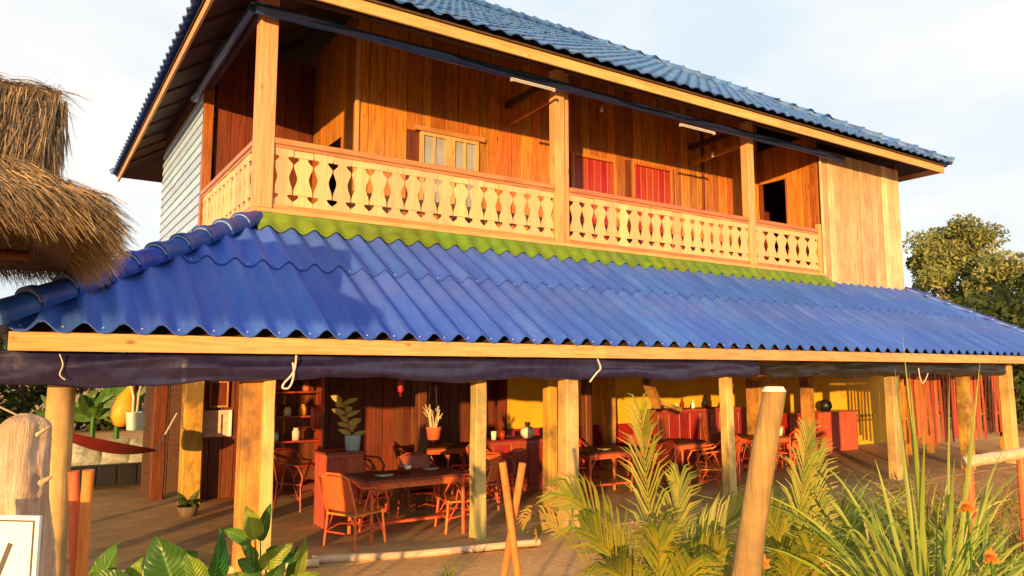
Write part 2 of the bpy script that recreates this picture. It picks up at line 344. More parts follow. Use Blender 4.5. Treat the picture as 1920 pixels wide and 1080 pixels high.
for row, (t0, t1, lift) in enumerate([(0.0, .56, 0.0), (.52, 1.0, .028)]):
    k = 0; x0 = XL0 - .0
    while x0 < XR0:
        x1 = x0 + PIT * 3 + .04; cols = np.linspace(x0, min(x1, XR0), 25); P = []
        ok = False; lo = []; hi = []; lb = []
        for x in cols:
            lim = min(1.0, (x - XL0) / (XL1 - XL0), (XR0 - x) / (XR0 - XR1)); a = max(0, min(t0, lim)); b_ = max(a, min(t1, lim))
            if b_ - a > .01: ok = True
            lo.append(canopy_pt(x, a, lift + random.uniform(0, .002))); hi.append(canopy_pt(x, b_, lift * .3)); lb.append((lo[-1][0], lo[-1][1] + .004, lo[-1][2] - .014))
        if ok:
            s = MB(); s.grid([lo, hi]); s.grid([lb, lo], False)
            c = Vector(lo[12]); s.build('roof_sheet', M['roofblue'], canopy, at=c)
        x0 += PIT * 3
sc = MB()
for i in range(66):
    x = XL0 + PIT * (i + .5)
    for t in ((.025, .54) if i % 2 else (.025,)):
        lim = min(1.0, (x - XL0) / (XL1 - XL0), (XR0 - x) / (XR0 - XR1))
        if t < lim: p = canopy_pt(x, t, .03 if t > .5 else .004); sc.lathe(p, [(.008, -.004), (.0075, .005), (.003, .008), (0, .009)], 7)
tag(sc.build('screws', M['metalw'], canopy), kind='stuff')
# side slopes (edge-on from the front)
for sx, (xe, xt, nm) in enumerate([(XL0, XL1, 1), (XR0, XR1, -1)]):
    y0 = EY
    while y0 < 21:
        lo = []; hi = []
        for y in np.linspace(y0, min(y0 + .97, 21), 19):
            lim = min(1.0, (y - EY) / (TY - EY)); c = math.cos(2 * math.pi * (y - EY) / PIT) * AMP
            lo.append((xe, y, EZ + c)); hi.append((xe + (xt - xe) * lim, y, EZ + (TZ - EZ) * lim + c))
        s = MB(); s.grid([lo, hi]); s.build('roof_sheet', M['roofblue'], canopy, at=lo[0]); y0 += .93
# hip caps
def hipcaps(p, q, nseg, rad, parent, mat, mort=True, name='hip_cap'):
    p = Vector(p); q = Vector(q); d = (q - p) / nseg; t = d.normalized(); sd = t.cross(Vector((0, 0, 1))).normalized(); u = sd.cross(t)
    for i in range(nseg):
        a = p + d * (i - .06); b_ = p + d * (i + 1.02); s = MB(); rows = []
        for c, r_, l in ((a, rad * 1.13, .028), (a + d * .18, rad * 1.13, .022), (a + d * .2, rad, .016), (b_, rad * .95, 0)):
            rows.append([c + sd * math.cos(an) * r_ + u * (math.sin(an) * r_ * .95 + l) for an in np.linspace(-.5, math.pi + .5, 15)])
        s.grid(rows)
        rr = rows[0]; s.add(rr, [tuple(range(len(rr)))])
        o = s.build(name, mat, parent, at=a)
        if mort and i > 0:
            m = MB(); m.grid([[c + sd * math.cos(an) * r_ + u * (math.sin(an) * r_ * .95 + .012) for an in np.linspace(.1, math.pi - .1, 9)] for c, r_ in ((a - t * .012, rad * .98), (a + t * .004, rad * 1.12))])
            m.build('mortar_joint', M['mortar'], o)
hipcaps((XL0 - .05, EY - .05, EZ + .035), (XL1 + .02, TY + .02, TZ + .035), 10, .13, canopy, M['capblue'])
hipcaps((XR0, EY, EZ + .03), (XR1, TY, TZ + .03), 8, .07, canopy, M['capblue'], False)
# fascia boards of the canopy
xs_ = [-.10, 6.35, 12.6, 20.9]
for a, b_ in zip(xs_[:-1], xs_[1:]): board('fascia_board', M['fascia'], H, (a, YE - .02, 2.175), (b_ - .004, YE + .02, 2.335))
board('fascia_board', M['fascia_y'], H, (-.10, YE + .024, 2.178), (-.06, 14.5, 2.332)); board('fascia_board', M['fascia_y'], H, (20.86, YE + .024, 2.178), (20.9, 14.5, 2.332))
# canopy rafters and wall plate
for x in np.arange(.6, 20.4, 1.15):
    lim = min(1.0, (x - XL0) / (XL1 - XL0), (XR0 - x) / (XR0 - XR1)); zz = lambda t: EZ + (TZ - EZ) * t - .17
    if lim > .1: MB().beam((x, EY + .12, zz(.03)), (x, EY + (TY - EY) * (lim - .03), zz(lim - .03)), .06, .1).build('rafter', M['dark_x'], canopy)
board('plate_beam', M['dark_x'], H, (0.1, 7.95, 2.30), (20.7, 8.05, 2.42))
# ---- green apron flashing above the canopy, scalloped lower edge
ap_n = 14; ax0, ax1 = 2.48, 14.99
for i in range(ap_n):
    a = ax0 + (ax1 - ax0) * i / ap_n; b_ = ax0 + (ax1 - ax0) * (i + 1) / ap_n + .02; top = []; mid = []; lo = []; lb = []
    for x in np.linspace(a, b_, 25):
        c = math.cos(2 * math.pi * (x - XL0) / PIT); c = AMP * (c if c > 0 else .75 * c)
        top.append((x, 10.03, 4.125)); mid.append((x, 9.985 , 4.03 + c * .5)); lo.append((x, 9.80 + .02 * abs(math.sin(math.pi * (x - XL0) / PIT)), 3.865 + c + .012)); lb.append((lo[-1][0], lo[-1][1] + .004, lo[-1][2] - .012))
    s = MB(); s.grid([lb, lo], False); s.grid([lo, mid, top]); s.build('apron_sheet', M['green'], H, at=lo[12])
# ---- upper floor slab / beams
fb = MB(); fb.box((XC + .06, 10.14, 3.93), (18.15, 18.6, 4.10)); fb.build('floor_deck', M['dark_x'], H)
board('floor_beam', M['fascia'], H, (XC - .04, 10.02, 4.128), (14.99, 10.12, 4.185)); board('floor_beam', M['fascia_y'], H, (XC - .04, 10.124, 3.98), (XC + .055, 14.0, 4.185))
for y in np.arange(10.8, 18.5, .9): board('floor_joist', M['dark_x'], H, (XC + .1, y - .04, 3.78), (18.1, y + .04, 3.926))
# ---- upper posts
def upost(x0, x1, y0=10.04, z0=4.19, z1=7.25, m='post', dy=None):
    return board('post', M[m], H, (x0, y0, z0), (x1, y0 + (dy or (x1 - x0)), z1), .008)
upost(XC - .03, XC + .21); upost(7.47, 7.66); upost(12.47, 12.66); 
board('post', M['post'], H, (7.67, 10.10, 4.19), (7.80, 10.2, 7.25), .006)
board('post', M['inner'], H, (XC - .02, 13.86, 4.19), (XC + .14, 14.0, 7.2), .006)
board('post', M['post'], H, (14.80, 10.04, 4.19), (14.90, 10.14, 5.3), .006)
# post braces
for x in (7.56, 12.56): MB().beam((x, 10.22, 6.80), (x, 11.7, 6.74), .05, .09).build('brace', M['inner'], H)
# ---- carved balustrades
HB = .79
def baluster_mesh(p):
    half = [(0, 0), (.07, 0), (.085, .03), (.11, .12), (.14, .22), (.165, .275), (.185, .27), (.20, .20), (.203, .12), (.195, .05), (.21, .03), (.27, .035), (.33, .07), (.39, .14), (.46, .20), (.50, .215), (.54, .20), (.60, .14), (.66, .07), (.70, .035),
            (.745, .035), (.765, .09), (.80, .19), (.83, .27), (.855, .28), (.872, .21), (.876, .12), (.868, .05), (.885, .03), (.90, 0), (1, 0)]
    prof = [(p * (.5 - g_) - .002, t * HB) for t, g_ in half]; m = len(prof)
    poly = [(x, z) for x, z in prof] + [(-x, z) for x, z in reversed(prof)]; n = len(poly); th = .011
    me = bpy.data.meshes.new('baluster'); vs = [(x, -th, z) for x, z in poly] + [(x, th, z) for x, z in poly]
    fs = []
    for i in range(m - 1):
        fs.append((i, i + 1, n - 2 - i, n - 1 - i)); fs.append((n + n - 1 - i, n + n - 2 - i, n + i + 1, n + i))
    for i in range(n):
        j = (i + 1) % n; fs.append((j, i, n + i, n + j))
    me.from_pydata(vs, [], fs); me.update(); me.materials.append(M['bal']); return me
def balustrade(p, q, n, side=False):
    p = Vector(p); q = Vector(q); d = q - p; L = d.length; pit = L / n; me = baluster_mesh(pit)
    if side:
        r0 = board('balustrade', M['rail_y'], H, (p.x - .05, p.y, 5.10), (p.x + .05, q.y, 5.185), .012)
        board('lower_rail', M['rail_y'], r0, (p.x - .035, p.y, 4.19), (p.x + .035, q.y, 4.262)); board('upper_rail', M['rail_y'], r0, (p.x - .028, p.y, 5.052), (p.x + .028, q.y, 5.098))
    else:
        r0 = board('balustrade', M['rail'], H, (p.x, p.y - .05, 5.10), (q.x, p.y + .05, 5.185), .012)
        board('lower_rail', M['rail'], r0, (p.x, p.y - .035, 4.19), (q.x, p.y + .035, 4.262)); board('upper_rail', M['rail'], r0, (p.x, p.y - .028, 5.052), (q.x, p.y + .028, 5.098))
    for i in range(n):
        c = p + d * ((i + .5) / n); obj_from('baluster', me, None, r0, (c.x, c.y, 4.263), (random.uniform(-.012, .012), random.uniform(-.008, .008), (math.pi / 2 if side else 0) + random.uniform(-.02, .02)))
balustrade((2.715, 10.1, 0), (7.465, 10.1, 0), 17); balustrade((7.805, 10.1, 0), (12.465, 10.1, 0), 17); balustrade((12.665, 10.1, 0), (14.795, 10.1, 0), 6)
balustrade((XC + .03, 10.285, 0), (XC + .03, 13.855, 0), 13, True)
# ---- upper walls: backing sheet + individual planks
def wall_planks(axis, fix, a, b_, z0, z1, wd, mat, face, holes=(), jit=.005, name='wall', pname='plank', thick=.022, gap=.005):
    """vertical planks on plane axis=fix, running a..b; face = +-1 outward; holes [(a,b,z0,z1)]"""
    bk = MB(); o = -face * .03
    def P3(u, dep, z): return (u, fix + dep, z) if axis == 'y' else (fix + dep, u, z)
    segs = [(a, b_, z0, z1)]
    for h in holes:
        ns = []
        for s in segs:
            if h[0] >= s[1] or h[1] <= s[0]: ns.append(s); continue
            ns += [(s[0], h[0], s[2], s[3]), (h[0], h[1], s[2], h[2]), (h[0], h[1], h[3], s[3]), (h[1], s[1], s[2], s[3])]
        segs = [s for s in ns if s[1] - s[0] > .01 and s[3] - s[2] > .01]
    for s in segs:
        p, q = P3(s[0], o - .01, s[2]), P3(s[1], o + .01, s[3]); bk.box([min(p[i], q[i]) for i in range(3)], [max(p[i], q[i]) for i in range(3)])
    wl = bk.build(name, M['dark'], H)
    u = a; n = max(1, round((b_ - a) / wd)); cuts = [a] + [a + (b_ - a) * (i / n) + random.uniform(-.15, .15) * wd for i in range(1, n)] + [b_]
    for u0, u1 in zip(cuts[:-1], cuts[1:]):
        parts = [(z0, z1)]
        for h in holes:
            if u1 > h[0] + .01 and u0 < h[1] - .01:
                np_ = []
                for pz in parts:
                    if h[2] > pz[0] + .02: np_.append((pz[0], min(pz[1], h[2])))
                    if h[3] < pz[1] - .02: np_.append((max(pz[0], h[3]), pz[1]))
                parts = np_
        for zz0, zz1 in parts:
            off = random.uniform(-jit, jit); p = P3(u0 + gap, off - thick / 2, zz0); q = P3(u1 - gap, off + thick / 2, zz1)
            board(pname, mat, wl, [min(p[i], q[i]) for i in range(3)], [max(p[i], q[i]) for i in range(3)], .003)
    return wl
YI = 11.75; XI = 4.52
win = (5.72, 6.92, 4.95, 6.27); dr1 = (9.12, 10.32, 4.12, 6.46); dr2 = (10.78, 11.98, 4.12, 6.52)
wall_planks('y', YI, XI, 14.95, 4.12, 8.2, .245, M['inner'], -1, [win, dr1, dr2])
sidewin = (12.55, 13.35, 4.12, 6.15)
wall_planks('x', XI, YI + .03, 14.0, 4.12, 8.2, .22, M['inner'], -1, [sidewin])
wall_planks('y', 13.98, XC + .2, XI - .03, 4.12, 8.0, .24, M['dark'], -1)
board('corner_trim', M['post'], H, (XI - .035, YI - .05, 4.12), (XI + .035, YI - .013, 7.9))
# window in the balcony wall
def window(a, b_, z0, z1, y):
    fr = MB(); t = .06; fr.box((a, y - .04, z0), (a + t, y + .03, z1)); fr.box((b_ - t, y - .04, z0), (b_, y + .03, z1)); fr.box((a + t, y - .04, z1 - t), (b_ - t, y + .03, z1)); fr.box((a + t, y - .04, z0), (b_ - t, y + .03, z0 + t))
    mid = (a + b_) / 2; fr.box((mid - .09, y - .045, z0 + t), (mid + .09, y + .03, z1 - t))
    wn = fr.build('window', M['post'], H)
    board('lintel', M['rail'], wn, (a - .12, y - .075, z1 + .002), (b_ + .12, y - .015, z1 + .09))
    board('sill', M['rail'], wn, (a - .08, y - .09, z0 - .05), (b_ + .08, y - .015, z0 - .002))
    for c0, c1 in ((a + t, mid - .09), (mid + .09, b_ - t)):
        cm = (c0 + c1) / 2; k = 0
        for u0, u1 in ((c0, cm - .02), (cm + .02, c1)):
            board('pane', M['glass'], wn, (u0, y + .0, z0 + t), (u1, y + .008, z1 - t), 0); k += 1
        board('mullion', M['post'], wn, (cm - .02, y - .03, z0 + t), (cm + .02, y + .02, z1 - t))
        board('curtain', M['paper'], wn, (c0, y + .03, z0 + t), (cm - .02 if c0 > mid else c1, y + .04, z1 - t), 0)
window(*win, YI - .012)
def door(a, b_, z0, z1, y):
    d = MB(); d.box((a + .07, y + .012, z0), (b_ - .07, y + .035, z1 - .07)); dd = d.build('door', M['dark'], H)
    n = 6; wd = (b_ - a - .14) / n
    for i in range(n): board('plank', M['door'], dd, (a + .072 + wd * i, y - .01 + random.uniform(-.003, .003), z0 + .01), (a + .068 + wd * (i + 1), y + .01, z1 - .075))
    for lo, hi in (((a, y - .05, z0), (a + .068, y + .03, z1)), ((b_ - .068, y - .05, z0), (b_, y + .03, z1)), ((a + .07, y - .048, z1 - .068), (b_ - .07, y + .03, z1))): board('door_frame', M['inner'], dd, lo, hi)
    board('ledge', M['door'], dd, (a + .1, y - .03, z0 + .9), (b_ - .1, y - .012, z0 + 1.0))
    board('handle', M['metalw'], dd, (b_ - .18, y - .05, z0 + 1.0), (b_ - .15, y - .012, z0 + 1.14))
door(*dr1, YI); door(*dr2, YI)
board('wall_batten', M['dark'], H, (12.93, YI - .05, 4.12), (13.0, YI - .014, 7.6))
# projecting room at the end of the balcony
wall_planks('y', 10.07, 14.95, 18.22, 3.99, 7.05, .25, M['box'], -1, jit=.011, gap=.009)
sdoor = (10.95, 11.62, 4.12, 6.55)
wall_planks('x', 14.93, 10.1, YI - .02, 4.12, 7.4, .2, M['inner'], -1, [sdoor])
for lo, hi in (((14.90, 10.93 - .05, 4.12), (14.955, 10.95, 6.6)), ((14.90, 10.952, 6.552), (14.955, 11.68, 6.64))): board('door_frame', M['inner'], H, lo, hi)
board('corner_trim', M['box'], H, (14.93, 10.03, 3.99), (15.0, 10.056, 7.05))
wall_planks('x', 18.2, 10.1, 18.6, 3.99, 7.2, .5, M['box'], 1)
wall_planks('y', 18.62, XC, 18.2, 3.99, 7.2, .8, M['dark'], 1)
wall_planks('y', 13.0, 14.97, 18.1, 4.12, 7.2, .8, M['dark'], -1)
# whitewashed clapboard wall on the left side
cl = MB(); cl.box((XC + .02, 14.02, 4.0), (XC + .05, 18.65, 7.6)); cw = cl.build('wall', M['dark'], H)
for i in range(16):
    z = 4.05 + i * .19
    s = MB(); x0 = XC - .018; s.add([(x0, 14.02, z), (x0, 18.65, z), (XC + .012, 18.65, z + .205), (XC + .012, 14.02, z + .205), (XC + .018, 14.02, z), (XC + .018, 18.65, z), (XC + .018, 18.65, z + .205), (XC + .018, 14.02, z + .205)],
        [(3, 2, 1, 0), (4, 5, 6, 7), (0, 1, 5, 4), (2, 3, 7, 6), (1, 2, 6, 5), (3, 0, 4, 7)]); s.build('clapboard', M['white'], cw, at=(XC, 16.3, z + .1))
# ---- upper roof
RY0, RX0, RX1, RY1, RZ = 9.08, 1.72, 18.86, 21.5, 7.075
PI_ = R(32.6); TP = math.tan(PI_); RYM = (RY0 + RY1) / 2; half = RYM - RY0; RZT = RZ + half * TP
RA = Vector((RX0 + half, RYM, RZT)); RB = Vector((RX1 - half, RYM, RZT))
dk = MB(); dn = .06
c4 = [Vector((RX0 + .06, RY0 + .06, RZ - dn + .03)), Vector((RX1 - .06, RY0 + .06, RZ - dn + .03)), Vector((RX1 - .06, RY1 - .06, RZ - dn + .03)), Vector((RX0 + .06, RY1 - .06, RZ - dn + .03))]
a_, b_ = RA - Vector((0, 0, dn)), RB - Vector((0, 0, dn)); dz = Vector((0, 0, .03)); top = c4 + [a_, b_]
dk.add(top + [v - dz for v in top], [(0, 1, 5, 4), (1, 2, 5), (2, 3, 4, 5), (3, 0, 4), (10, 11, 7, 6), (11, 8, 7), (11, 10, 9, 8), (10, 6, 9), (0, 6, 7, 1), (1, 7, 8, 2), (2, 8, 9, 3), (3, 9, 6, 0)])
roof = dk.build('roof', M['dark_x'], H)
TW, TC = .30, .325
def tile_geo():
    P = []; n = 8
    prof = lambda t: .034 * (math.sin(math.pi * min(1, t / .62)) if t < .62 else -.35 * math.sin(math.pi * (t - .62) / .38))
    lo = [((k / n - .5) * TW * 1.03, -.012 * math.sin(math.pi * k / n), prof(k / n) + .040) for k in range(n + 1)]
    hi = [((k / n - .5) * TW * 1.03, TC * 1.08, prof(k / n) + .010) for k in range(n + 1)]
    lb = [(x, y + .003, z - .020) for x, y, z in lo]
    return lo, hi, lb
tl = tile_geo(); tm = MB(); tm.grid([tl[0], tl[1]]); tm.grid([tl[2], tl[0]], False); tme = tm.mesh('roof_tile'); tme.materials.append(M['tileblue'])
nc = int((RX1 - RX0) / TW); rows = int(half / math.cos(PI_) / TC) + 1; rest = MB(); cnt = 0
for r_ in range(rows):
    yy = RY0 + r_ * TC * math.cos(PI_); zz = RZ + (yy - RY0) * TP
    for k in range(nc + 1):
        x = RX0 + .15 + k * TW
        if x < RX0 + (yy - RY0) + .02 or x > RX1 - (yy - RY0) - .02: continue
        if cnt < 280:
            obj_from('roof_tile', tme, None, roof, (x, yy - .03, zz - .03 + random.uniform(-.004, .004)), (PI_ + random.uniform(-.012, .012), 0, random.uniform(-.008, .008))); cnt += 1
        else:
            Mx = Matrix.Translation((x, yy - .03, zz - .03 + random.uniform(-.006, .006))) @ Matrix.Rotation(PI_ + random.uniform(-.015, .015), 4, 'X')
            rest.add([Mx @ Vector(v) for v in tm.v], tm.f, True)
# other three slopes, same tiles
def slope(org, ux, uy, L, hipped=True):
    ux = Vector(ux); uy = Vector(uy); nz_ = Vector((0, 0, 1))
    for r_ in range(rows):
        d = r_ * TC * math.cos(PI_)
        for k in range(int(L / TW) + 1):
            s = .15 + k * TW
            if s < d + .02 or s > L - d - .02: continue
            base = Vector(org) + ux * s + uy * (d - .03) + nz_ * (d * TP - .03)
            sl_ = uy * math.cos(PI_) + nz_ * math.sin(PI_); nn = ux.cross(sl_)
            rest.add([base + ux * v[0] + sl_ * v[1] + nn * v[2] for v in tm.v], tm.f, True)
slope((RX0, RY1, RZ), (0, -1, 0), (1, 0, 0), RY1 - RY0); slope((RX1, RY0, RZ), (0, 1, 0), (-1, 0, 0), RY1 - RY0); slope((RX1, RY1, RZ), (-1, 0, 0), (0, -1, 0), RX1 - RX0)
o = rest.build('roof_tiling', M['tileblue'], roof); tag(o, kind='stuff')
for p, q in (((RX0, RY0, RZ + .05), RA + Vector((0, 0, .06))), ((RX1, RY0, RZ + .05), RB + Vector((0, 0, .06))), ((RX0, RY1, RZ + .05), RA + Vector((0, 0, .06))), ((RX1, RY1, RZ + .05), RB + Vector((0, 0, .06)))): hipcaps(p, q, 22, .10, roof, M['tileblue'], False, 'hip_tile')
hipcaps(RA + Vector((0, 0, .06)), RB + Vector((0, 0, .06)), 12, .11, roof, M['tileblue'], False, 'ridge_tile')
# fascias of the upper roof
for a, b_ in ((1.82, 6.6), (6.6, 12.4), (12.4, 18.72)): board('fascia_board', M['fascia'], H, (a, 9.18, 6.85), (b_ - .004, 9.22, 7.03))
board('fascia_board', M['fascia_y'], H, (1.80, 9.224, 6.87), (1.84, 21.35, 7.0)); board('fascia_board', M['fascia_y'], H, (18.68, 9.224, 6.87), (18.72, 21.35, 7.0))
for x in np.arange(2.6, 18.5, 1.0): MB().beam((x, 9.26, RZ - .075 + .16 * TP), (x, 12.2, RZ - .075 + 3.1 * TP), .055, .11).build('rafter', M['dark_x'], roof)
for y in np.arange(10.1, 21, 1.1): MB().beam((1.88, y, RZ - .075 + .15 * TP), (4.4, y, RZ - .075 + 2.65 * TP), .055, .11).build('rafter', M['dark_x'], roof)
board('plate_beam', M['dark_x'], H, (XC, 10.06, 7.26), (18.1, 10.18, 7.42)); board('plate_beam', M['dark_x'], H, (XC, 10.2, 7.26), (XC + .12, 18.4, 7.42))
for x in (XC + .06, 7.56, 12.56): board('tie_beam', M['dark_x'], H, (x - .04, 10.2, 7.05), (x + .04, 13.9, 7.18))
# ================================================================== GROUND FLOOR
def gpost(x0, x1, Y, mat, rnd=False, z1=2.36, lean=0.0, taper=.9, pxy=840):
    a = onY(x0, pxy, Y); b_ = onY(x1, pxy, Y); cx = (a.x + b_.x) / 2
    d = Vector((cx, Y, 0)) - Vector((0, 0, 0)); dist = d.dot(Vector((math.sin(YAW), math.cos(YAW), 0))); wd = (x1 - x0) / F * dist
    s = MB()
    if rnd:
        r_ = wd / 2; pts = [(cx + lean * z, Y, z) for z in np.linspace(-.05, z1, 9)]; s.tube(pts, [r_ * (1.05 - .12 * i / 8) for i in range(9)], 12, jitter=.06)
    else:
        r_ = wd / 2.75; rows = []
        for z in np.linspace(-.05, z1, 8):
            jx, jy = random.uniform(-.006, .006), random.uniform(-.006, .006); k = r_ * (1 - .05 * z / z1); c = .75 * k
            rows.append([(cx + lean * z + px * k + jx, Y + py * k + jy, z) for px, py in ((-.85, -1), (.85, -1), (1, -.85), (1, .85), (.85, 1), (-.85, 1), (-1, .85), (-1, -.85), (-.85, -1))])
        s.grid(rows, False); s.add(rows[-1][:-1], [tuple(range(8))])
    o = s.build('post', M[mat], H, at=(cx, Y, 0)); return cx
gpost(84, 132, 8.0, 'palepost', True); gpost(440, 494, 7.98, 'gpost'); gpost(486, 515, 7.84, 'palepost')
gpost(880, 913, 8.0, 'palepost'); gpost(1045, 1086, 7.82, 'palepost'); gpost(1017, 1046, 9.25, 'gpost')
gpost(1354, 1380, 8.0, 'palepost', lean=-.02); gpost(1402, 1450, 10.1, 'gpost', z1=3.7); gpost(1664, 1690, 8.0, 'palepost'); gpost(1884, 1910, 8.0, 'palepost', lean=-.03)
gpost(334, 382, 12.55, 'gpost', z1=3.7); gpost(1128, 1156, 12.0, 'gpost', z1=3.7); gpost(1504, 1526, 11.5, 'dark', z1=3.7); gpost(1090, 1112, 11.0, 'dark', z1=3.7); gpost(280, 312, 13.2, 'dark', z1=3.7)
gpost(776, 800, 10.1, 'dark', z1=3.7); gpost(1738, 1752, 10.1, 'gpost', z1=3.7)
for x, Y in ((16.5, 8.0), (20.3, 8.0), (18.2, 10.1), (14.2, 10.1), (18.2, 18.5), (10, 18.5), (2.6, 18.5)):
    board('post', M['gpost'], H, (x - .1, Y - .1, -.05), (x + .1, Y + .1, 2.33 if Y < 9 else 3.7))
# back walls of the ground floor
xa = onY(372, 760, 12.75).x; xb = onY(925, 760, 12.75).x
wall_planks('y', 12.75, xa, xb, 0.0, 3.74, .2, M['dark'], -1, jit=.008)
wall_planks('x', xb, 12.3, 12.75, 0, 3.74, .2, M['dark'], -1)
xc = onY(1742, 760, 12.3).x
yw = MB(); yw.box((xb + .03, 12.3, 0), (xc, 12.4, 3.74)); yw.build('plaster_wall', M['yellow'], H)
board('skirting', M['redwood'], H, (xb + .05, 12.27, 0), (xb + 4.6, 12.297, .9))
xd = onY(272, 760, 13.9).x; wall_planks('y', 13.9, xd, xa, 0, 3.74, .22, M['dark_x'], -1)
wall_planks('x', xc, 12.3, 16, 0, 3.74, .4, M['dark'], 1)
# crossing timbers just under the canopy
for (x0, y0, Y0), (x1, y1, Y1), t in (((1212, 712, 9.0), (1232, 760, 9.3), .13), ((1232, 752, 9.3), (1275, 768, 9.4), .07), ((1405, 707, 10.0), (1450, 716, 10.0), .08)):
    MB().beam(onY(x0, y0, Y0), onY(x1, y1, Y1), t, t).build('brace', M['gpost'], H)
board('tie_beam', M['gpost'], H, (onY(1000, 760, 9.25).x, 9.2, 1.93), (onY(1090, 760, 9.25).x, 9.3, 2.04))

# ---- tarpaulins rolled under the eaves
def tarp(name, p, q, ht, th, mat, label, n=90, seed=1, sag=.02, wk=1.0):
    rs = np.random.default_rng(seed); p = Vector(p); q = Vector(q); d = q - p; L = d.length; sd = d.normalized().cross(Vector((0, 0, 1))); rows = []
    ph = rs.uniform(0, 6, 40); m = 22; n *= 3
    for i in range(n + 1):
        t = i / n; s = t * L; c = p + d * t; row = []
        hh = ht * (1 + .10 * math.sin(s * 1.3 + ph[0]) + .06 * math.sin(s * 3.1 + ph[1])); tt = th * (1 + .2 * math.sin(s * 2.1 + ph[2]) + .12 * math.sin(s * 5.3 + ph[3]))
        zz = -sag * abs(math.sin(s * .9 + ph[4]))
        for k in range(m):
            a = 2 * math.pi * k / m; fold = 1 + .34 * math.sin(3 * a + s * 1.1 + ph[5]) * math.sin(s * .7 + ph[6]) + .16 * math.sin(5 * a - s * 2.0 + math.sin(s * 3.3))
            cr = sum((.5 - abs(math.sin(.5 * ((j % 5 - 2) * a * 1.0 + s * (2.2 + .9 * j) + ph[8 + j] + 1.3 * math.sin(s * .6 + ph[20 + j]))))) * (.30 / (1 + .35 * j)) for j in range(8)) * (.55 + .45 * math.sin(s * .8 + ph[7])); fold += cr * .6; wr = (cr * (.15 if s < 1.5 else .085)) * max(0, math.cos(a)) * wk; lowz = wk * .6 * (.05 * math.sin(s * 2.7 + ph[30]) * math.sin(s * .9 + ph[31]) - .03 * abs(math.sin(s * 5.1 + ph[32]))) * max(0, -math.sin(a)) * ht / .25
            row.append(c + sd * (math.cos(a) * tt * fold + wr) + Vector((0, 0, zz + lowz + (math.sin(a) * .5 * hh) * (1 + .06 * math.sin(4 * a + s)))))
        row.append(row[0]); rows.append(row)
    s_ = MB(); s_.grid(rows); s_.add(rows[0][:-1], [tuple(range(m))]); s_.add(rows[-1][:-1], [tuple(reversed(range(m)))])
    return tag(s_.build(name, mat, None, at=(p + q) / 2), label, 'tarpaulin')
tarp('rolled_tarp', (-.2, 7.66, 2.055), (9.55, 7.66, 2.06), .25, .055, M['navy'], 'long navy tarpaulin bundled under the lower eave in front of the dining area', seed=3, n=140)
tarp('rolled_tarp', (9.7, 7.68, 2.05), (17.6, 7.68, 2.07), .22, .05, M['black'], 'dark tarpaulin bundled under the lower eave beside the slat screen', seed=5, n=110)
tarp('rolled_tarp', (2.35, 9.88, 6.875), (15.6, 9.88, 6.875), .15, .06, M['tarpblue'], 'blue rolled tarpaulin slung under the upper front eave', seed=8, n=150, sag=.004, wk=.25)
tarp('rolled_tarp', (2.33, 9.95, 6.90), (2.33, 14.0, 6.90), .15, .06, M['tarpblue'], 'blue rolled tarpaulin slung under the upper side eave', seed=9, n=60, sag=.004, wk=.25)
def rope(pts, r_, label, mat='rope', cat='rope'):
    ps = [Vector(p) for p in pts]; sm = []
    for i in range(len(ps) - 1):
        a = ps[max(0, i - 1)]; b_ = ps[i]; c = ps[i + 1]; e = ps[min(len(ps) - 1, i + 2)]
        for t in np.linspace(0, 1, 6)[:-1]: sm.append(.5 * ((2 * b_) + (c - a) * t + (2 * a - 5 * b_ + 4 * c - e) * t * t + (3 * b_ - a - 3 * c + e) * t ** 3))
    sm.append(ps[-1]); s = MB(); s.tube(sm, r_, 6); return tag(s.build(cat, M[mat], None, at=ps[0]), label, cat)
Yr = 7.585
rope([onY(x, y, Yr) for x, y in ((556, 662), (553, 690), (545, 705), (533, 718), (530, 727), (540, 728), (547, 718), (551, 700), (549, 680))], .011, 'looped pale rope hanging from the navy tarpaulin')
rope([onY(x, y, Yr) for x, y in ((1120, 672), (1126, 690), (1118, 700), (1106, 716))], .012, 'short pale rope end tied round the navy tarpaulin')
rope([onY(x, y, Yr) for x, y in ((112, 664), (118, 684), (112, 702), (122, 712))], .006, 'thin pale cord tied round the bunched end of navy tarpaulin')
rope([onY(x, y, 7.6) for x, y in ((1722, 690), (1726, 712), (1732, 718), (1740, 700))], .01, 'pale cord hanging from dark tarpaulin over the slat screen')
# ---- lamps under the upper eave
def tube_light(x0, y0, x1, y1, Y, label):
    a = onY(x0, y0, Y); b_ = onY(x1, y1, Y); e = empty('tube_light', ((a.x + b_.x) / 2, Y, a.z), label, 'light')
    z = (a.z + b_.z) / 2; MB().box((a.x, Y - .02, z + .014), (b_.x, Y + .02, z + .036)).build('housing', M['metalw'], e)
    MB().tube([(a.x + .03, Y, z), (b_.x - .03, Y, z)], .012, 8).build('tube', M['metalw'], e)
    for x in (a.x + .015, b_.x - .015): MB().box((x - .015, Y - .02, z - .02), (x + .015, Y + .02, z + .02)).build('end_cap', M['metalw'], e)
tube_light(958, 152, 1040, 168, 9.76, 'white fluorescent tube under the upper eave before the first balcony bay')
tube_light(1275, 236, 1340, 250, 9.76, 'white fluorescent tube under the upper eave before the red doors')
def bulb(x, y, Y, ztop, label):
    c = onY(x, y, Y); e = empty('hanging_bulb', c, label, 'bulb')
    MB().tube([(c.x, c.y, c.z + .06), (c.x + .01, c.y, ztop)], .006, 6).build('cable', M['black'], e)
    MB().lathe(c, [(.0, -.06), (.025, -.05), (.036, -.02), (.03, .015), (.018, .035)], 12).build('glass', M['cream'], e)
    MB().lathe(c, [(.019, .034), (.02, .07), (.0, .075)], 10).build('socket', M['metalw'], e)
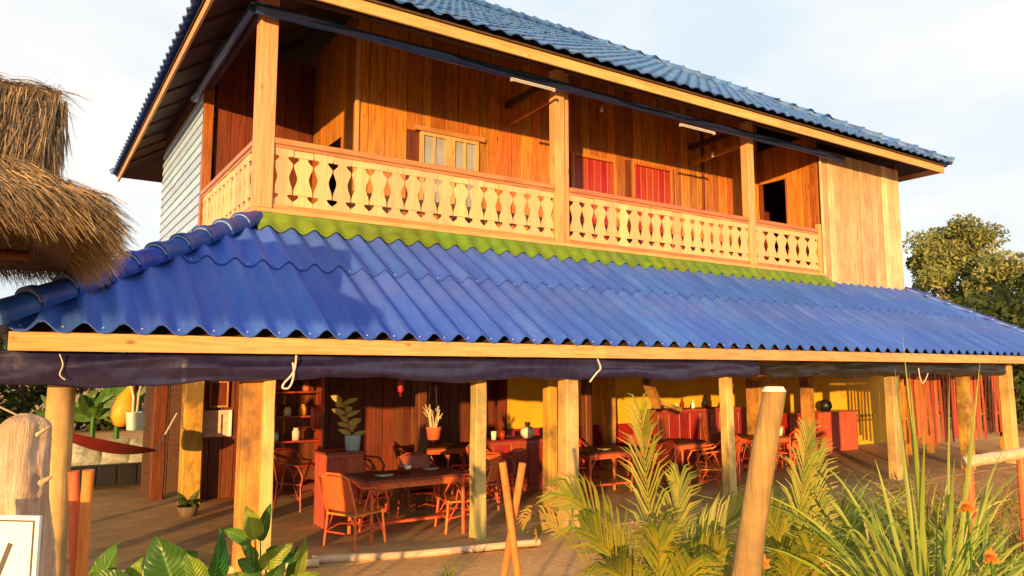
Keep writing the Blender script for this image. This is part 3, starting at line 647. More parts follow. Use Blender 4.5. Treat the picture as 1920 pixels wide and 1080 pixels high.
bulb(1336, 290, 10.9, 7.3, 'bare bulb on a cable over the balcony near the end room'); bulb(1128, 205, 10.9, 7.6, 'bare bulb on a cable over the balcony before the red doors')

# ================================================================== FURNITURE
def rattan_chair(loc, rz, label, group='rattan chairs of the dining area', dark=False):
    e = empty('rattan_chair', loc, label, 'chair', group, rz); m = M['rattan'] if not dark else M['redwood']
    wv = M['weave'] if not dark else M['redwood']
    # local: faces +x
    s = MB(); s.grid([[(x, y, .40 + .015 * math.cos(y * 9) + .02 * (x / .25)) for y in np.linspace(-.23, .23, 7)] for x in np.linspace(-.22, .26, 7)]); s.box((-.22, -.23, .365), (.26, .23, .388)); s.local('seat', wv, e)
    s = MB(); rows = [[(-.21 - .13 * (z - .42) / .42 - .03 * math.cos(y * 6) + .03, y, z) for y in np.linspace(-.21, .21, 8)] for z in np.linspace(.42, .82, 7)]
    s.grid(rows); s.grid([[(p[0] - .018, p[1], p[2]) for p in r_] for r_ in rows]); s.local('backrest', wv, e)
    for sx, sy in ((.24, .22), (.24, -.22), (-.20, .22), (-.20, -.22)):
        s = MB(); s.tube([(sx, sy, .40), (sx * 1.06, sy * 1.05, .2), (sx * 1.15, sy * 1.12, 0)], .017, 7); s.local('leg', m, e)
    for sy in (.25, -.25):
        s = MB(); s.tube([(.27, sy * .95, .36), (.30, sy, .5), (.22, sy * 1.04, .64), (.05, sy * 1.05, .66), (-.15, sy, .68), (-.32, sy * .9, .80)], .016, 7)
        s.tube([(.14, sy * .95, .40), (.12, sy, .55), (.0, sy, .645)], .011, 6); s.tube([(-.1, sy * .95, .40), (-.06, sy, .52), (.0, sy, .645)], .011, 6); s.local('armrest', m, e)
    s = MB(); s.tube([(-.2, -.23, .40), (-.33, -.22, .80), (-.34, -.1, .845), (-.34, .1, .845), (-.33, .22, .80), (-.2, .23, .40)], .017, 7); s.local('back_frame', m, e)
    s = MB()
    for sy in (.235, -.235): s.tube([(.26, sy, .17), (.0, sy, .22), (-.22, sy, .17)], .011, 6); s.tube([(.26, sy, .12), (.12, sy, .36)], .009, 6); s.tube([(-.22, sy, .12), (-.1, sy, .36)], .009, 6)
    s.tube([(.26, -.23, .17), (.28, 0, .24), (.26, .23, .17)], .011, 6); s.tube([(-.22, -.23, .17), (-.22, .23, .17)], .011, 6); s.local('stretcher', m, e)
    return e
def table(loc, rz, lx, ly, label, cloth=None, top='dark', z=.74):
    e = empty('dining_table', loc, label, 'table', 'tables of the dining area', rz)
    s = MB(); s.box((-lx / 2, -ly / 2, z - .03), (lx / 2, ly / 2, z)); s.local('tabletop', M[cloth or top], e)
    s = MB(); s.box((-lx / 2 + .05, -ly / 2 + .05, z - .11), (lx / 2 - .05, ly / 2 - .05, z - .032)); s.local('apron', M['rattan'], e)
    for sx in (-1, 1):
        for sy in (-1, 1):
            s = MB(); s.tube([(sx * (lx / 2 - .07), sy * (ly / 2 - .07), z - .04), (sx * (lx / 2 - .06), sy * (ly / 2 - .06), 0)], .024, 8)
            s.tube([(sx * (lx / 2 - .07), sy * (ly / 2 - .07), z - .30), (sx * (lx / 2 - .17), sy * (ly / 2 - .07), z - .12), (sx * (lx / 2 - .34), sy * (ly / 2 - .07), z - .09)], .012, 6); s.local('leg', M['rattan'], e)
    s = MB(); s.box((-lx / 2 + .08, -.05, .16), (lx / 2 - .08, .05, .19)); s.local('stretcher', M['rattan'], e)
    return e
table((4.12, 8.68, 0), 0, 1.35, .8, 'dark-topped rattan table between two orange rattan chairs by the front posts')
rattan_chair((3.36, 8.50, 0), R(24), 'orange rattan chair with its woven back to the large square post')
rattan_chair((4.86, 8.62, 0), R(168), 'orange rattan chair half behind the slim pale post')
rattan_chair((4.7, 9.5, 0), R(-100), 'red rattan chair across the table, under the hanging terracotta pot', dark=True)
rattan_chair((3.55, 11.2, 0), R(-60), 'dark red rattan chair by the red shelves', dark=True)
table((8.05, 9.6, 0), 0, 1.2, .8, 'rattan table behind the yellow palm, before the red bar counter')
rattan_chair((7.25, 9.55, 0), R(10), 'red rattan chair beside the twin posts, facing the bar counter', dark=True)
rattan_chair((8.85, 9.3, 0), R(160), 'red rattan chair with looped arms behind the palm fronds', dark=True)
rattan_chair((8.2, 10.4, 0), R(-95), 'red rattan chair with its back to the bar counter', dark=True)
table((12.3, 9.9, 0), 0, 1.2, .8, 'rattan table before the yellow wall and red cupboard')
rattan_chair((13.2, 9.75, 0), R(175), 'orange rattan chair against the yellow wall beside the tall grass')
rattan_chair((11.5, 9.8, 0), R(5), 'dark red rattan chair beside the leaning fence post', dark=True)
rattan_chair((12.2, 10.7, 0), R(-90), 'dark red rattan chair in front of the red cupboard', dark=True)
rattan_chair((3.85, 9.45, 0), R(-75), 'orange rattan chair across the table, beside the red stand')
rattan_chair((5.5, 11.3, 0), R(-30), 'red rattan chair in the gloom behind the slim pale post', dark=True)
table((6.0, 11.6, 0), 0, 1.0, .7, 'small table in the gloom beside the red sideboard')
rattan_chair((9.9, 9.0, 0), R(150), 'orange rattan chair between the pale slim post and the leaning log')
rattan_chair((6.35, 10.3, 0), R(-60), 'orange rattan chair before the red sideboard')
rattan_chair((5.65, 9.6, 0), R(100), 'orange rattan chair seen between the slim pale post and the twin posts')
rattan_chair((9.6, 10.3, 0), R(-120), 'dark red rattan chair at the corner of the bar counter', dark=True)
rattan_chair((10.6, 9.4, 0), R(170), 'orange rattan chair half hidden by the leaning log post')
table((10.1, 9.9, 0), 0, .9, .7, 'small rattan table between the bar counter and the dark red cupboard')
rattan_chair((13.6, 10.6, 0), R(-150), 'orange rattan chair by the foot of the yellow wall near the slat screen')
# table-top things
def lathe_thing(name, loc, prof, mat, label, cat, n=16):
    return tag(MB().lathe(loc, prof, n).build(name, mat, None, at=loc), label, cat)
lathe_thing('bowl', (4.1, 8.68, .741), [(0, 0), (.05, 0), (.1, .06), (.105, .065), (.09, .06), (0, .02)], M['redwood'], 'red bowl on the dark-topped rattan table', 'bowl')
lathe_thing('cup', (4.13, 8.69, .766), [(0, 0), (.03, 0), (.045, .07), (.04, .07), (.02, .01)], M['cream'], 'white cup standing in the red bowl', 'cup')
lathe_thing('cup', (12.75, 9.75, .741), [(0, 0), (.07, 0), (.085, .15), (.075, .15), (.05, .02)], M['cream'], 'white jug on the table before the yellow wall', 'jug')
for tx_, ty_, lb in ((3.75, 8.55, 'cream plate on the dark-topped table beside the orange chair'), (4.5, 8.8, 'cream plate on the dark-topped table beside the slim post'), (8.0, 9.5, 'cream plate on the table behind the palm'), (12.2, 9.8, 'cream plate on the table before the yellow wall')):
    lathe_thing('plate', (tx_, ty_, .741), [(0, .004), (.06, .004), (.11, .02), (.112, .024), (.06, .01), (0, .008)], M['cream'], lb, 'plate')
# red plant stand and its bucket plant
def box_thing(name, lo, hi, mat, label, cat, panels=0, trim='redwood'):
    lo = Vector(lo); hi = Vector(hi); e = empty(name, ((lo.x + hi.x) / 2, (lo.y + hi.y) / 2, lo.z), label, cat)
    MB().box(lo, hi - Vector((0, 0, .03))).build('body', M[mat], e); board('top', M[trim], e, (lo.x - .03, lo.y - .03, hi.z - .028), (hi.x + .03, hi.y + .03, hi.z))
    if panels:
        wd = (hi.x - lo.x) / panels
        for i in range(panels): board('panel', M[mat], e, (lo.x + wd * i + .02, lo.y - .018, lo.z + .08), (lo.x + wd * (i + 1) - .02, lo.y - .001, hi.z - .08))
    return e
def small_leaf(s, base, tip, wd, nrm=None, fold=.25):
    base = Vector(base); tip = Vector(tip); d = tip - base; L = d.length; t = d.normalized()
    vd = (base - Vector(_C)).normalized(); sd = t.cross(nrm if nrm is not None else vd)
    if sd.length < .05: sd = t.cross(Vector((0, 0, 1)))
    sd.normalize(); nn = sd.cross(t); prof = [.10, .42, .68, .86, .96, 1.0, .98, .90, .76, .56, .32, .0]; rows = []
    for i, w_ in enumerate(prof):
        u = i / (len(prof) - 1); c = base + d * u + nn * (-.30 * L * u * u)
        wv_ = .05 * math.sin(i * 2.1 + base.x * 9); rows.append([c + sd * k * w_ * wd / 2 + nn * w_ * wd * (fold * .5 * abs(k) ** 1.6 * (1 - .5 * abs(k)) * 1.6 + wv_ * k * abs(k)) for k in (-1, -.55, -.06, .06, .55, 1)])
    s.grid(rows)
def leaf_obj(name, base, tip, wd, mat, parent, nrm=None, droop=.28, seed=0):
    """veined leaf blade with its own UVs, wavy margin and curl"""
    r = random.Random(seed); base = Vector(base); tip = Vector(tip); d = tip - base; L = d.length; t = d.normalized(); sd = t.cross(nrm if nrm is not None else (base - Vector(_C)).normalized())
    if sd.length < .05: sd = t.cross(Vector((0, 0, 1)))
    sd.normalize(); nn = sd.cross(t); nv, nu = 20, 11; vs = []; uvs = []; ph = r.uniform(0, 6); curl = r.uniform(-.25, .25)
    for i in range(nv):
        v = i / (nv - 1); w_ = max(0.0, math.sin(math.pi * v ** .85)) ** .62 * (1 - .25 * v) + .02
        for j in range(nu):
            u = j / (nu - 1); k = 2 * u - 1; wave = .05 * math.sin(v * 14 + ph + k * 2) * abs(k) ** 2
            vs.append(base + d * v + sd * k * w_ * wd / 2 + nn * (-droop * L * v * v + wd * w_ * (.28 * abs(k) ** 1.3 - .16 * k * k + wave) + curl * wd * k * v)); uvs.append((u, v))
    me = bpy.data.meshes.new(name); o_ = wpos(parent); fs = [(i * nu + j, i * nu + j + 1, (i + 1) * nu + j + 1, (i + 1) * nu + j) for i in range(nv - 1) for j in range(nu - 1)]
    me.from_pydata([tuple(p - base) for p in vs], [], fs); ul = me.uv_layers.new(name='UVMap')
    for lp in me.loops: ul.data[lp.index].uv = uvs[lp.vertex_index]
    me.polygons.foreach_set('use_smooth', [True] * len(fs)); me.update(); return obj_from(name, me, mat, parent, base)
def potted(name, loc, potprof, potmat, leaves, leafmat_, label, hang=None, wd=.06):
    e = empty(name, loc, label, 'plant'); MB().lathe(loc, potprof, 18).build('pot', M[potmat], e)
    top = max(z for r_, z in potprof); rmax = max(r_ for r_, z in potprof)
    MB().lathe(Vector(loc) + Vector((0, 0, top - .03)), [(rmax * .92, 0), (0, .005)], 14).build('soil', M['bark'], e)
    for b_, t_ in leaves:
        s = MB(); small_leaf(s, Vector(loc) + Vector(b_), Vector(loc) + Vector(t_), wd * random.uniform(.8, 1.2)); s.build('leaf', M[leafmat_], e)
    if hang:
        for a in range(3):
            an = a * 2.1 + .4; s = MB(); s.tube([Vector(loc) + Vector((math.cos(an) * rmax, math.sin(an) * rmax, top)), Vector(loc) + Vector((0, 0, hang))], .009, 5); s.build('hanger', M['rope'], e)
    return e
POT = [(0, 0), (.075, 0), (.105, .16), (.11, .165), (.098, .16), (.07, .02)]
BUCK = [(0, 0), (.09, 0), (.105, .19), (.115, .195), (.1, .19), (.08, .02)]
st = onY(642, 845, 9.7); box_thing('plant_stand', (st.x - .28, 9.55, 0), (st.x + .24, 9.95, st.z), 'curtain', 'orange-red wooden stand under the bucket plant behind the table', 'stand', 2)
pl = onY(661, 843, 9.68); lv = []
for i in range(15):
    h = .18 + .034 * i; an = i * 2.4; lv.append(((-.02 - .14 * (i / 14), 0, h), (-.02 - .14 * (i / 14) + .2 * math.cos(an), .12 * math.sin(an), h + .06)))
potted('bucket_plant', (pl.x, 9.68, st.z + .001), BUCK, 'paleblue', lv, 'paleleaf', 'pale variegated plant in a pale blue bucket on an orange-red stand', wd=.075)
# hanging pots
hp = onY(813, 824, 9.0); e = potted('hanging_pot', (hp.x, 9.0, hp.z), POT, 'terra', [], 'paleleaf', 'hanging terracotta pot of bare pale twigs over the table')
for i in range(13):
    an = i * 2.39; r_ = .05 + .13 * (i % 4) / 3; s = MB(); p0 = hp + Vector((.04 * math.cos(an), .04 * math.sin(an), .14)); p1 = hp + Vector((r_ * 1.3 * math.cos(an), r_ * math.sin(an), .34 + .03 * (i % 5)))
    s.tube([p0, (p0 + p1) / 2 + Vector((.02 * math.sin(i), 0, .03)), p1], [.011, .009, .006], 5)
    q = (p0 + p1 * 2) / 3; s.tube([q, q + Vector((.05 * math.cos(an + 1), .03, .07))], [.007, .004], 5); s.build('twig', M['stick'], e)
for an in (.5, 2.6, 4.7): MB().tube([hp + Vector((.1 * math.cos(an), .1 * math.sin(an), .15)), hp + Vector((0, 0, 1.25))], .003, 4).build('hanger', M['black'], e)
hb = onY(254, 806, 9.2); e = potted('hanging_pot', (hb.x, 9.2, hb.z), BUCK, 'paleblue', [], 'paleleaf', 'pale blue bucket hanging on three white ropes beside the ochre jar')
for dx in (-.07, .0, .1):
    s = MB(); s.tube([hb + Vector((dx * .6, -.05, .18)), hb + Vector((dx * .7 + .01, -.03, .36)), hb + Vector((dx * 2.2 + .05, 0, .62))], .014, 6); s.build('hanger', M['rope'], e)
MB().tube([hb + Vector((.05, 0, .6)), hb + Vector((.04, 0, 1.2))], .008, 5).build('hanger', M['rope'], e)
oj = onY(222, 800, 9.6); e = empty('hanging_jar', oj, 'ochre gourd-shaped jar hanging beside the pale blue bucket', 'jar')
s = MB(); s.lathe((0, 0, 0), [(0, 0), (.06, .01), (.125, .09), (.14, .19), (.115, .31), (.06, .41), (.035, .47), (.03, .5), (0, .5)], 18)
Mr = Matrix.Translation(oj) @ Matrix.Rotation(R(14), 4, 'Y'); s.v = [tuple(Mr @ Vector(v)) for v in s.v]; s.build('jar_body', M['ochre'], e)
MB().tube([Mr @ Vector((0, 0, .49)), Mr @ Vector((.02, 0, .62)), oj + Vector((.2, 0, 1.25))], .012, 6).build('cord', M['rope'], e)
# red lanterns
def lantern(x, y0, y1, Y, label):
    a = onY(x, y0, Y); b_ = onY(x, y1, Y); h = a.z - b_.z; e = empty('paper_lantern', b_, label, 'lantern')
    MB().lathe(b_, [(0, 0), (h * .16, 0), (h * .2, h * .1), (h * .2, h * .9), (h * .16, h), (0, h)], 14).build('shade', M['door'], e); MB().tube([b_ + Vector((0, 0, h)), b_ + Vector((0, 0, 2.2 if Y < 9.9 else 3.5) ) - Vector((0, 0, b_.z))], .004, 4).build('cord', M['black'], e)
    MB().lathe(b_ + Vector((0, 0, -.05)), [(0, 0), (.012, 0), (.01, .05)], 6).build('tassel', M['clothred'], e)
lantern(751, 708, 736, 8.8, 'small red lantern hanging beside the terracotta pot'); lantern(590, 760, 804, 11.5, 'tall red lantern hanging before the dark plank wall')
# red shelf unit in the gloom with small goods
sh = onY(545, 900, 12.3); e = empty('shelf_unit', (sh.x, 12.45, 0), 'dark wooden shelf unit with small goods against the plank wall', 'shelf')
for dx in (-.5, .5): board('upright', M['redwood'], e, (sh.x + dx - .03, 12.3, 0), (sh.x + dx + .03, 12.6, 2.0))
for z in (.45, .85, 1.25, 1.65): board('shelf', M['redwood'], e, (sh.x - .468, 12.3, z), (sh.x + .468, 12.6, z + .03))
for i, (dx, z, m_, hh) in enumerate(((-.3, 1.281, 'paper', .2), (-.05, 1.281, 'cream', .14), (.2, 1.281, 'ochre', .18), (-.25, .881, 'paleblue', .15), (.1, .881, 'paper', .2), (.25, 1.681, 'terra', .14), (-.2, 1.681, 'redwood', .16))):
    lathe_thing('jar', (sh.x + dx, 12.42, z), [(0, 0), (.06, 0), (.065, hh * .7), (.04, hh * .85), (.045, hh), (0, hh)], M[m_], ['beige jar on the third shelf of the dark shelf unit', 'small cream jar on the third shelf of the dark shelf unit', 'ochre jar on the third shelf of the dark shelf unit', 'pale blue jar on the second shelf of the dark shelf unit', 'beige jar on the second shelf of the dark shelf unit', 'terracotta jar on the top shelf of the dark shelf unit', 'red jar on the top shelf of the dark shelf unit'][i], 'jar')
# buffet table with pot
bt = onY(962, 822, 10.9); e = box_thing('sideboard', (bt.x - .55, 10.7, 0), (bt.x + .5, 11.2, bt.z), 'redwood', 'red sideboard with a cream pot, beside the twin posts', 'sideboard', 3, 'clothred')
p_ = onY(989, 820, 10.85); lv = [((0, 0, .16), (.05 * math.cos(a), .05 * math.sin(a), .28)) for a in np.arange(0, 6.2, .8)]
potted('potted_plant', (p_.x, 10.85, bt.z + .001), [(0, 0), (.07, 0), (.12, .07), (.12, .13), (.08, .19), (.07, .18), (.05, .02)], 'cream', lv, 'darkleaf', 'cream pot with a small dark plant on the red sideboard', wd=.04)
for dx, m_, lb in ((-.42, 'cream', 'white beaker at the end of the red sideboard'), (-.25, 'door', 'red beaker beside the white one on the sideboard')):
    lathe_thing('beaker', (bt.x + dx, 10.85, bt.z + .001), [(0, 0), (.04, 0), (.05, .14), (.04, .14), (.03, .02)], M[m_], lb, 'beaker')
# bar counter
b0 = onY(1225, 775, 11.3); b1 = onY(1392, 775, 11.3)
box_thing('bar_counter', (b0.x, 11.2, 0), (b1.x, 11.75, 1.22), 'redwood', 'red panelled bar counter before the yellow wall', 'counter', 9, 'curtain')
for i, dx in enumerate(np.linspace(.15, b1.x - b0.x - .2, 9)):
    m_ = ['dark', 'ochre', 'cream', 'clothred', 'paleblue', 'black', 'ochre', 'terra', 'cream'][i]; hh = [.26, .2, .14, .24, .18, .27, .25, .16, .2][i]
    lathe_thing('bottle', (b0.x + dx, 11.45 + .08 * math.sin(i * 2.3), 1.221), [(0, 0), (.04, 0), (.042, hh * .55), (.015, hh * .75), (.016, hh), (0, hh)], M[m_], '%s bottle in the row along the bar counter, %s' % (['dark', 'short ochre', 'small cream', 'dark red', 'pale blue', 'black', 'tall ochre', 'terracotta', 'tall cream'][i], ['first by the twin posts', 'second by the twin posts', 'beside the dark red one', 'between cream and pale blue', 'between dark red and black', 'tallest of the row', 'beside the terracotta one', 'between two taller bottles', 'last before the slim post'][i]), 'bottle', 10)
c0 = onY(1546, 772, 11.6); c1 = onY(1606, 772, 11.6); cz = c0.z
box_thing('cupboard', (c0.x, 11.6, 0), (c1.x, 12.1, cz), 'curtain', 'orange-red two-panel cupboard against the yellow wall', 'cupboard', 2)
lathe_thing('pot', ((c0.x * .7 + c1.x * .3), 11.85, cz + .001), [(0, 0), (.1, 0), (.17, .1), (.15, .22), (.06, .28), (0, .29)], M['black'], 'round black pot on top of the orange-red cupboard', 'pot')
c2 = onY(1478, 776, 11.6); c3 = onY(1536, 776, 11.6)
box_thing('cupboard', (c2.x, 11.6, 0), (c3.x - .05, 12.1, c2.z), 'redwood', 'darker red three-panel cupboard beside the orange-red one', 'cupboard', 3)
board_sh = onY(1610, 781, 12.2); tag(MB().box((board_sh.x, 12.0, board_sh.z), (onY(1632, 781, 12.2).x, 12.297, board_sh.z + .04)).build('wall_shelf', M['gpost'], None), 'small plank shelf fixed to the yellow wall', 'shelf')
# pictures on the plank wall
def poster(x0, y0, x1, y1, Y, label, frame=False):
    a = onY(x0, y0, Y); b_ = onY(x1, y1, Y); e = empty('poster' if not frame else 'framed_picture', ((a.x + b_.x) / 2, Y, b_.z), label, 'picture')
    MB().box((a.x, Y - .006, b_.z), (b_.x, Y, a.z)).build('sheet', M['paper' if not frame else 'dark'], e)
    if frame:
        for lo, hi in (((a.x - .03, b_.z - .03), (a.x, a.z + .03)), ((b_.x, b_.z - .03), (b_.x + .03, a.z + .03)), ((a.x, a.z), (b_.x, a.z + .03)), ((a.x, b_.z - .03), (b_.x, b_.z))): board('frame', M['gpost'], e, (lo[0], Y - .02, lo[1]), (hi[0], Y + .004, hi[1]))
    else: board('edge_strip', M['signw'], e, (b_.x, Y - .008, b_.z), (b_.x + .05, Y, a.z))
poster(380, 770, 427, 818, 12.71, 'pale paper notice pinned on the dark plank wall'); poster(397, 718, 424, 760, 12.70, 'small dark framed picture above the paper notice', True)
# hammock and cushioned bench
a = onY(96, 808, 10.6); b_ = onY(292, 846, 11.6); rows = []
for t in np.linspace(0, 1, 24):
    c = a.lerp(b_, t); sg = .13 * 4 * t * (1 - t); wdt = .02 + .22 * math.sin(math.pi * t) ** .7
    rows.append([c + Vector((-.3 * k * wdt, 1.0 * k * wdt, -sg + .35 * wdt * k * k - .25 * wdt * k + .0)) for k in np.linspace(-1, 1, 9)])
s = MB(); s.grid(rows); e = s.build('hammock', M['clothred'], None, at=a); tag(e, 'dark red cloth hammock slung in front of the cushioned bench', 'hammock')
MB().tube([a, a + Vector((-.6, -.2, .35))], .012, 5).build('rope', M['rope'], e); MB().tube([b_, b_ + Vector((.3, .3, .5))], .012, 5).build('rope', M['rope'], e)
bb = onZ(205, 918, 0); e = empty('bench', (bb.x, bb.y, 0), 'long dark bench piled with patterned cushions behind the hammock', 'bench')
MB().box((bb.x - 1.1, bb.y, .05), (bb.x + .75, bb.y + .7, .42)).build('base', M['black'], e)
for i in range(6): board('slat', M['black'], e, (bb.x - 1.1 + .31 * i, bb.y - .02, .08), (bb.x - .84 + .31 * i, bb.y - .002, .40))
for i, dx in enumerate((-.85, -.35, .1, .5)):
    s = MB(); rows = []
    for v in np.linspace(-1, 1, 7): rows.append([(bb.x + dx + u * .24, bb.y + .3 + v * .1, .64 + .22 * v * .0 + .21 * math.sin(v * 1.57) + .02 * math.cos(u * 3)) for u in np.linspace(-1, 1, 7)])
    th = .09; P2 = []
    for side in (1, -1):
        s.grid([[(bb.x + dx + u * .25, bb.y + .25 - side * th * (1 - u ** 4) * (1 - v ** 4) + .12 * v, .62 + .2 * v) for u in np.linspace(-1, 1, 8)] for v in np.linspace(-1, 1, 8)])
    s.build('cushion', M['clothpat' if i != 0 else 'paper'], e)
# planter by the inner post
pp = onZ(352, 968, 0); lv = [((0, 0, .12), (.16 * math.cos(a), .16 * math.sin(a), .22 + .1 * math.sin(a * 3))) for a in np.arange(0, 6.2, .5)]
potted('potted_plant', (pp.x, pp.y, 0.004), [(0, 0), (.1, 0), (.15, .14), (.14, .14), (.1, .02)], 'bark', lv, 'darkleaf', 'low dark plant in a grey pot at the foot of the inner post', wd=.09)
# slat screen at the end of the terrace
s0 = onY(1702, 780, 8.7); s1 = onY(1884, 780, 8.7); e = empty('slat_screen', ((s0.x + s1.x) / 2, 8.7, 0), 'screen of uneven red-brown vertical slats at the end of the terrace', 'screen')
n = 27
for i in range(n):
    x = s0.x + (s1.x - s0.x) * (i + .5) / n; zb = .42 + .2 * random.random(); j = random.uniform(-.06, .06); wd = (s1.x - s0.x) / n * random.uniform(.42, .72)
    MB().beam((x + j, 8.7 + random.uniform(-.015, .015), zb), (x - j * .5, 8.7, 2.02), wd, .02, (0, 1, 0)).build('slat', M['curtain'], e, at=(x, 8.7, 1.3))
for z in (1.0, 1.9): board('cross_rail', M['gpost'], e, (s0.x, 8.725, z), (s1.x, 8.76, z + .06))
for x in (s0.x + .02, s1.x - .02): board('upright', M['gpost'], e, (x - .03, 8.765, 0), (x + .03, 8.83, 2.1))
# ================================================================== FRONT YARD: logs, sticks, sign
def logmesh(s, p, q, r0, r1, n=12, seg=14, wob=.015, jit=.10, seed=0):
    rs = random.Random(seed); p = Vector(p); q = Vector(q); d = q - p; sd = d.cross(Vector((0, 1, .3))).normalized(); u = sd.cross(d).normalized(); pts = []; rad = []
    for i in range(seg + 1):
        t = i / seg; pts.append(p + d * t + sd * wob * math.sin(t * 5 + seed) + u * wob * math.cos(t * 4 + seed * 2)); rad.append((r0 + (r1 - r0) * t) * (1 + rs.uniform(-.05, .05)))
    s.tube(pts, rad, n, jitter=jit)
# kerb logs along the terrace edge
for (xa_, ya_), (xb_, yb_), r_, lb in (((585, 1052), (1010, 1018), .045, 'pale peeled log lying along the terrace edge before the rattan chairs'), ((190, 1082), (598, 1056), .05, 'pale peeled log on the terrace edge behind the broad-leaved plants')):
    a = onZ(xa_, ya_, .04); b_ = onZ(xb_, yb_, .04); s = MB(); logmesh(s, a, b_, r_, r_ * .8, seed=3, wob=.02); o = s.build('log', M['logx'], None, at=a); tag(o, lb, 'log')
# leaning fence post
def ground_below(top, mid):
    """continue the line top->mid down to the ground"""
    d = mid - top; return top + d * (-top.z / d.z) if abs(d.z) > 1e-6 else mid
t_ = onD(1452, 730, 4.3); m_ = onD(1403, 1080, 4.25); s = MB(); gb = ground_below(t_, m_); gb.z = -.05
logmesh(s, gb, t_, .093, .066, seed=5, wob=.012, jit=.05, seg=18); e = s.build('fence_post', M['log'], None, at=gb); tag(e, 'thick leaning bare log post standing between the palm and tall grass', 'post')
s = MB(); s.tube([t_ - Vector((0, 0, .012)), t_ + Vector((0, 0, .016))], [.068, .05], 12, jitter=.25); s.build('sawn_end', M['cream'], e)
# driftwood trunk beside the sign
s = MB(); a = onD(38, 1330, 4.1); a.z = -.1; b_ = onD(52, 775, 4.1); rings = []; seg = 60; nn = 40
rs = np.random.default_rng(4); ph = rs.uniform(0, 6, 6)
for i in range(seg + 1):
    t = i / seg; c = a.lerp(b_, t) + Vector((.03 * math.sin(t * 6), 0, 0)); t = 1 - (1 - t) ** 1.6; c = a.lerp(b_, t) + Vector((.03 * math.sin(t * 6), 0, 0)); r0 = (.175 - .05 * t) * (1 if t < .95 else math.sqrt(max(.06, 1 - ((t - .95) / .05) ** 2))); row = []
    for k in range(nn):
        an = 2 * math.pi * k / nn; r_ = r0 * (1 + .10 * math.sin(3 * an + ph[0] + t * 2) + .05 * math.sin(7 * an + ph[1] - t * 5) + .03 * math.sin(t * 22 + 2 * an) - .035 * abs(math.sin(6.5 * an + ph[2] + 1.5 * math.sin(t * 9))) ** .5 + .012 * rs.normal())
        for kt, ka, kr in ((.62, 4.6, .10), (.80, 5.4, .07), (.66, 3.4, .06)):
            dd = ((t - kt) / .04) ** 2 + ((((an - ka + math.pi) % (2 * math.pi)) - math.pi) / .35) ** 2; r_ += kr * .5 * math.exp(-dd) - .05 * math.exp(-dd * 4)
        row.append(c + Vector((math.cos(an) * r_, math.sin(an) * r_, 0)))
    row.append(row[0]); rings.append(row)
s.grid(rings); s.add(rings[-1][:-1], [tuple(range(nn))]); e = s.build('driftwood_trunk', M['drift'], None, at=a); tag(e, 'upright pale knotted driftwood trunk behind the white sign', 'trunk')
for (x0, y0), (x1, y1), r_ in (((78, 905), (98, 893), .02), ((70, 815), (92, 800), .012)): MB().tube([onD(x0, y0, 3.98), onD(x1, y1, 3.92)], [r_, r_ * .35], 7, jitter=.2).build('branch_stub', M['drift'], e)
# sign board
def sign():
    d = 3.3; tl_ = onD(-210, 962, d); tr = onD(74, 968, d); br = onD(66, 1200, d); rt = (tr - tl_).normalized(); dn = Vector((0, 0, -1)); nn = rt.cross(dn).normalized(); 
    if nn.dot(Vector(_C) - tr) < 0: nn = -nn
    L = (tr - tl_).length; Ht = .50; e = empty('sign_board', (tl_ + rt * L / 2 + dn * (tr.z)), 'white signboard with thin dark border and slanted dark lettering', 'sign')
    def quad(u0, v0, u1, v1, lift, th): 
        s = MB(); p = [tl_ + rt * u + dn * v + nn * k for k in (lift - th, lift) for u, v in ((u0, v0), (u1, v0), (u1, v1), (u0, v1))]
        s.add(p, [(3, 2, 1, 0), (4, 5, 6, 7), (0, 1, 5, 4), (1, 2, 6, 5), (2, 3, 7, 6), (3, 0, 4, 7)]); return s
    quad(0, 0, L, Ht, 0, .02).build('panel', M['signw'], e)
    bw = .007; m = .018
    for q in ((m, m, L - m, m + bw), (m, Ht - m - bw, L - m, Ht - m), (m, m + bw, m + bw, Ht - m - bw), (L - m - bw, m + bw, L - m, Ht - m - bw)): quad(*q, .004, .003).build('border', M['ink'], e)
    # letter V, only its right arm is in the picture
    def stroke(u0, v0, u1, v1, wd):
        a = Vector((u0, v0)); b_ = Vector((u1, v1)); t = (b_ - a).normalized(); sd = Vector((-t.y, t.x)) * wd / 2; s = MB(); pts = [a - sd, a + sd, b_ + sd, b_ - sd]
        p = [tl_ + rt * q.x + dn * q.y + nn * k for k in (.001, .004) for q in pts]; s.add(p, [(3, 2, 1, 0), (4, 5, 6, 7), (0, 1, 5, 4), (1, 2, 6, 5), (2, 3, 7, 6), (3, 0, 4, 7)]); s.build('letter_stroke', M['ink'], e)
    px = L / 284.0
    stroke(234 * px, 50 * px, 208 * px, 128 * px, 9 * px); stroke(182 * px, 50 * px, 206 * px, 128 * px, 9 * px)
    for u in (.12, L - .12): 
        p = tl_ + rt * u - nn * .045; MB().tube([(p.x, p.y, p.z - .02), (p.x, p.y, -.05)], .022, 8).build('stake', M['gpost'], e)
sign()
